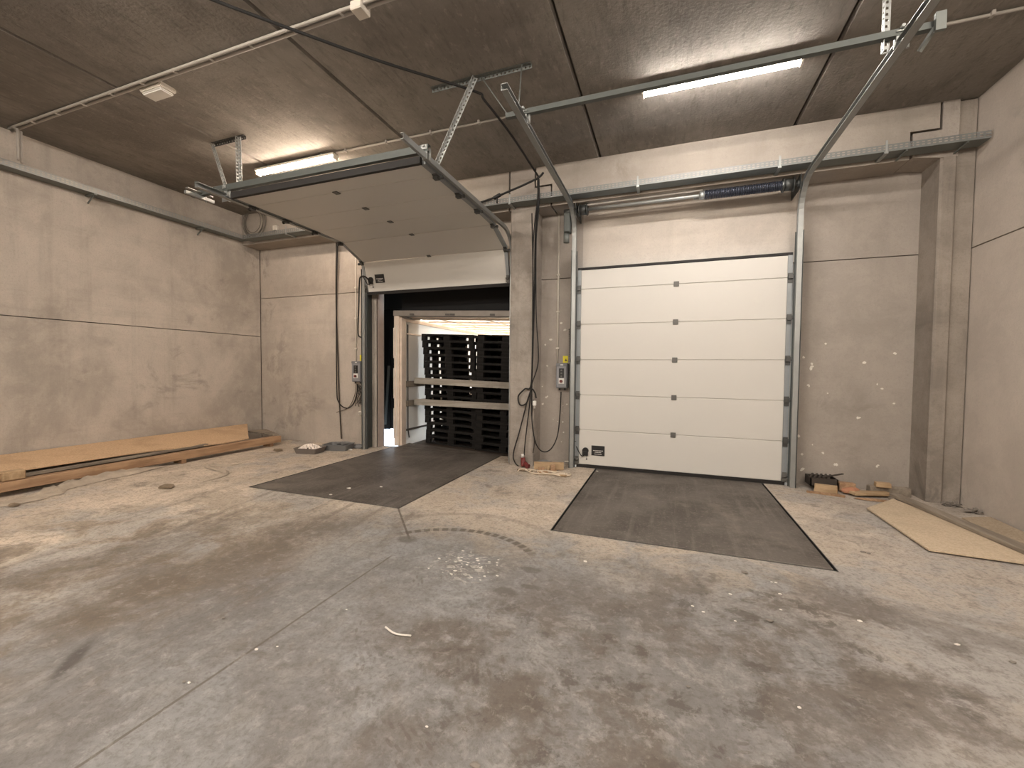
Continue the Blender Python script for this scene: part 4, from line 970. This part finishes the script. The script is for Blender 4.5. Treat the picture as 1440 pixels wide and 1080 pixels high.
m = MB(); rr = random.Random(12)
for k in range(34):
    a, r = rr.uniform(0, 6.28), rr.random()**.7
    c = Vector((-1.46+.34*r*math.cos(a), 2.95+.27*r*math.sin(a), .003)); s_ = rr.uniform(.006, .020)
    m.faces([c+Vector((s_*rr.uniform(.6, 1.2)*math.cos(b), s_*rr.uniform(.4, .9)*math.sin(b), rr.uniform(0, .003))) for b in (0, 1.3, 2.6, 3.9, 5.1)], [(0, 1, 2, 3, 4)])
tag(m.build('paint_flakes', 'chip_white'), 'patch of white flakes on the floor in the middle of the hall', 'flakes', None, 'stuff')
# ================================================================== OUTSIDE: SHELTER AND TRAILER
struct(MB().box(-40, 30, 7.03, 60, -1.35, -1.25).build('yard', 'yard'))
struct(MB().box(XL-.3, XR+.3, 6.98, 7.02, -1.25, 0).build('wall_dock', 'concrete_grey'))
t = thing('dock_shelter', (-3.9, 7.05, 0), 'black dock shelter curtains around the rear of the trailer', 'dock shelter')
MB().box(-6.2, -1.6, 7.03, 7.9, 3.6, 3.68).build('canopy', 'curtain_black', t)
MB().box(-6.2, -6.12, 7.03, 7.9, .0, 3.6).build('side_frame', 'curtain_black', t)
MB().box(-1.68, -1.6, 7.03, 7.9, .0, 3.6).build('side_frame', 'curtain_black', t)
m = MB(); N = 8
for i in range(N):
    x0 = -6.12+1.05*i/N; m.box(x0, x0+1.05/N+.01, 7.80+.03*(i % 2), 7.83+.03*(i % 2), .18+.012*i, 3.6)
m.build('side_curtain', 'curtain_black', t)
MB().box(-2.48, -1.68, 7.55, 7.58, -.6, 3.6).build('side_curtain', 'curtain_black', t)
MB().box(-5.02, -1.68, 7.24, 7.27, 2.60, 3.6).box(-6.12, -5.0, 7.55, 7.58, 2.80, 3.6).build('head_curtain', 'curtain_black', t)
MB().box(-5.10, -2.6, 7.27, 7.9, 2.72, 2.74).build('roof_flap', 'curtain_black', t)
m = MB(); m.bar((-5.62, 7.5, .35), (-5.30, 7.2, 1.6), .05, .03); m.build('stay_bar', 'dark_steel', t)
# trailer: the load bed hangs a little lower on its right side
SK = .040; TXL, TXR = -5.11, -2.50; TY0, TY1 = 7.10, 12.6
def sk(mb):
    for v in mb.bm.verts: v.co.z -= SK*(v.co.x-TXL)
    return mb
t = thing('trailer', ((TXL+TXR)/2, 7.1, -.05), 'white lorry trailer backed up to the open dock, loaded with pallets', 'trailer')
m = MB().box(TXL, TXL+.115, TY0, TY0+.12, 0, 2.60).box(TXL+.115, TXL+.16, TY0+.03, TY0+.2, 0, 2.56); sk(m.bevel(.012)).build('rear_post', 'trailer_frame', t)
m = MB().box(TXR-.115, TXR, TY0, TY0+.12, 0, 2.60).box(TXR-.13, TXR-.115, TY0+.03, TY0+.2, 0, 2.56); sk(m.bevel(.012)).build('rear_post', 'trailer_frame', t)
hd = sk(MB().box(TXL-.01, TXR+.01, TY0-.01, TY0+.14, 2.585, 2.695).bevel(.01)).build('rear_header', 'trailer_header', t)
for x in (580, 630, 637, 693):
    q = PY(x, 440, TY0).x; sk(MB().box(q-.045, q+.045, TY0-.03, TY0-.008, 2.60, 2.635)).build('lamp_clip', 'trailer_dark', hd)
m = MB()
for i in range(3): m.box(TXL+.005, TXL+.03, TY0-.02, TY0+.0, .15+.8*i, .75+.8*i)
m.box(TXL+.06, TXL+.08, TY0-.012, TY0, .2, 2.4); sk(m).build('door_bar', 'trailer_white', t)
sk(MB().box(TXL, TXR, TY0+.02, TY1, -.16, -.035)).build('floor_bed', 'trailer_floor', t)
sk(MB().box(TXL+.06, TXL+.085, TY0+.2, TY1, -.03, 2.60)).build('side_wall', 'side_curtain_white', t)
sk(MB().box(TXR-.085, TXR-.06, TY0+.2, TY1, -.03, 2.60)).build('side_wall', 'side_curtain_white', t)
sk(MB().box(TXL+.06, TXR-.06, TY1, TY1+.05, -.03, 2.60)).build('front_wall', 'trailer_white', t)
sk(MB().box(TXL+.02, TXR-.02, TY0+.14, TY1, 2.615, 2.625)).build('roof_sheet', 'roof_sheet', t)
for i in range(8):
    y = TY0+.55+i*.62; sk(MB().box(TXL+.06, TXR-.06, y, y+.035, 2.575, 2.612)).build('roof_bow', 'trailer_frame', t)
for x in (TXL+.8, TXR-.8): sk(MB().bar((x, TY0+.15, 2.566), (x+.35, TY1, 2.566), .02, .016)).build('roof_brace', 'trailer_frame', t)
sk(MB().box(TXL+.085, TXL+.12, TY0+.2, TY1, 2.50, 2.56)).build('roof_rail', 'trailer_frame', t)
for z, h, mt in ((1.17, .12, 'timber_grey'), (.77, .12, 'timber_grey'), (.27, .035, 'trailer_dark'), (2.25, .025, 'trailer_frame')):
    sk(MB().box(TXL+.085, TXL+.115, TY0+.22, TY1, z, z+h)).build('side_board', mt, t)
sk(MB().tube([(TXL+.10, 7.44, 2.45), (TXL+.105, 7.44, .3), (TXL+.12, 7.46, .12)], .013, 7)).build('strap', 'trailer_dark', t)
for z in (1.95, 2.3): sk(MB().box(TXL+.085, TXL+.10, 7.30, 7.35, z, z+.10)).build('latch_plate', 'trailer_dark', t)
# two cargo boards in front of the load
for k, (ya, yb, lab) in enumerate(((535, 541, 'upper pale cargo board across the front of the pallet stacks'), (564, 571, 'lower pale cargo board across the front of the pallet stacks'))):
    p = PY(584, ya-2+k*1, 7.62); q = PY(715, yb-1, 7.62); d = (q-p); q = p+d*1.26; p = p-d*.01
    board('cargo_board', lab, 'board', p+Vector((0, 0, -.03)), q+Vector((0, 0, -.03)), .03, .125, 'board_grey', (0, 0, 1), 'boards across the load')
# pallets, two stacks of fifteen
def pallet(bs, label):
    t = thing('pallet', (0, 0, 0), label, 'pallet', 'dark wooden pallets in the trailer')
    m = MB()
    for k in range(5): m.box(-.6, .6, -.4+k*.164, -.4+k*.164+.144, .122, .144)
    for x_ in (-.6, -.0725, .455): m.box(x_, x_+.145, -.4, .4, .100, .122)
    m.build('deck_boards', 'pallet_wood', t)
    for y_, w in ((-.4, .09), (-.06, .12), (.31, .09)):
        m = MB(); m.box(-.6, .6, y_, y_+w, 0, .022)
        for x_, bw in ((-.6, bs), (-.0725, .145), (.6-bs, bs)): m.box(x_, x_+bw, y_, y_+w, .022, .100)
        m.build('runner', 'pallet_wood', t)
    return t
ORD = ['bottom', 'second', 'third', 'fourth', 'fifth', 'sixth', 'seventh', 'eighth', 'ninth', 'tenth', 'eleventh', 'twelfth', 'thirteenth', 'fourteenth', 'fifteenth', 'topmost']
p0 = pallet(.10, ''); p1 = pallet(.145, '')
rr = random.Random(8)
for s_, (xc_, yf, nm) in enumerate(((-4.235, 7.80, 'left'), (-3.005, 7.72, 'right'))):
    for k in range(16):
        src = (p0, p1)[s_]; o = src if k == 0 else copy_tree(src)
        ang = .038
        base = -.028-SK*(xc_-TXL)+.004
        lean = (-.13*max(0, (k-8)/7) + (.03 if k < 3 else 0)) if s_ == 0 else .0
        o.location = (xc_+lean+rr.uniform(-.018, .018)+math.sin(ang)*.1446*k*.5, yf+.4+rr.uniform(-.015, .015), base+.1452*k)
        o.rotation_euler = (0, ang, rr.uniform(-.012, .012))
        o['label'] = '%s dark pallet in the %s stack inside the trailer' % (ORD[k], nm) if k not in (0, 15) else '%s dark pallet of the %s stack inside the trailer' % (ORD[k], nm)
        if k not in (0, 15): o['label'] = '%s dark pallet counted up from the trailer floor, %s stack' % (ORD[k], nm)
for k in range(16):                                 # next row of the load, glimpsed through the gaps
    o = copy_tree(p1); xc_ = -3.01
    o.location = (xc_+rr.uniform(-.02, .02), 9.05+rr.uniform(-.02, .02), -.028-SK*(xc_-TXL)+.004+.1452*k); o.rotation_euler = (0, .038, rr.uniform(-.015, .015))
    o['label'] = 'dark pallet of the row behind the right stack, glimpsed through its gaps'; o['group'] = 'dark pallets of the second row'
# ================================================================== WORLD, VIEW
w = bpy.data.worlds.new('daylight'); scene.world = w; w.use_nodes = True
bg = w.node_tree.nodes['Background']; bg.inputs[0].default_value = (.80, .90, 1.0, 1); bg.inputs[1].default_value = 3.6
vs_ = scene.view_settings; vs_.view_transform = 'Standard'; vs_.look = 'None'; vs_.gamma = 1; vs_.use_curve_mapping = False; vs_.exposure = 2.10
for o in list(bpy.data.objects):
    if '_w' in o: del o['_w']
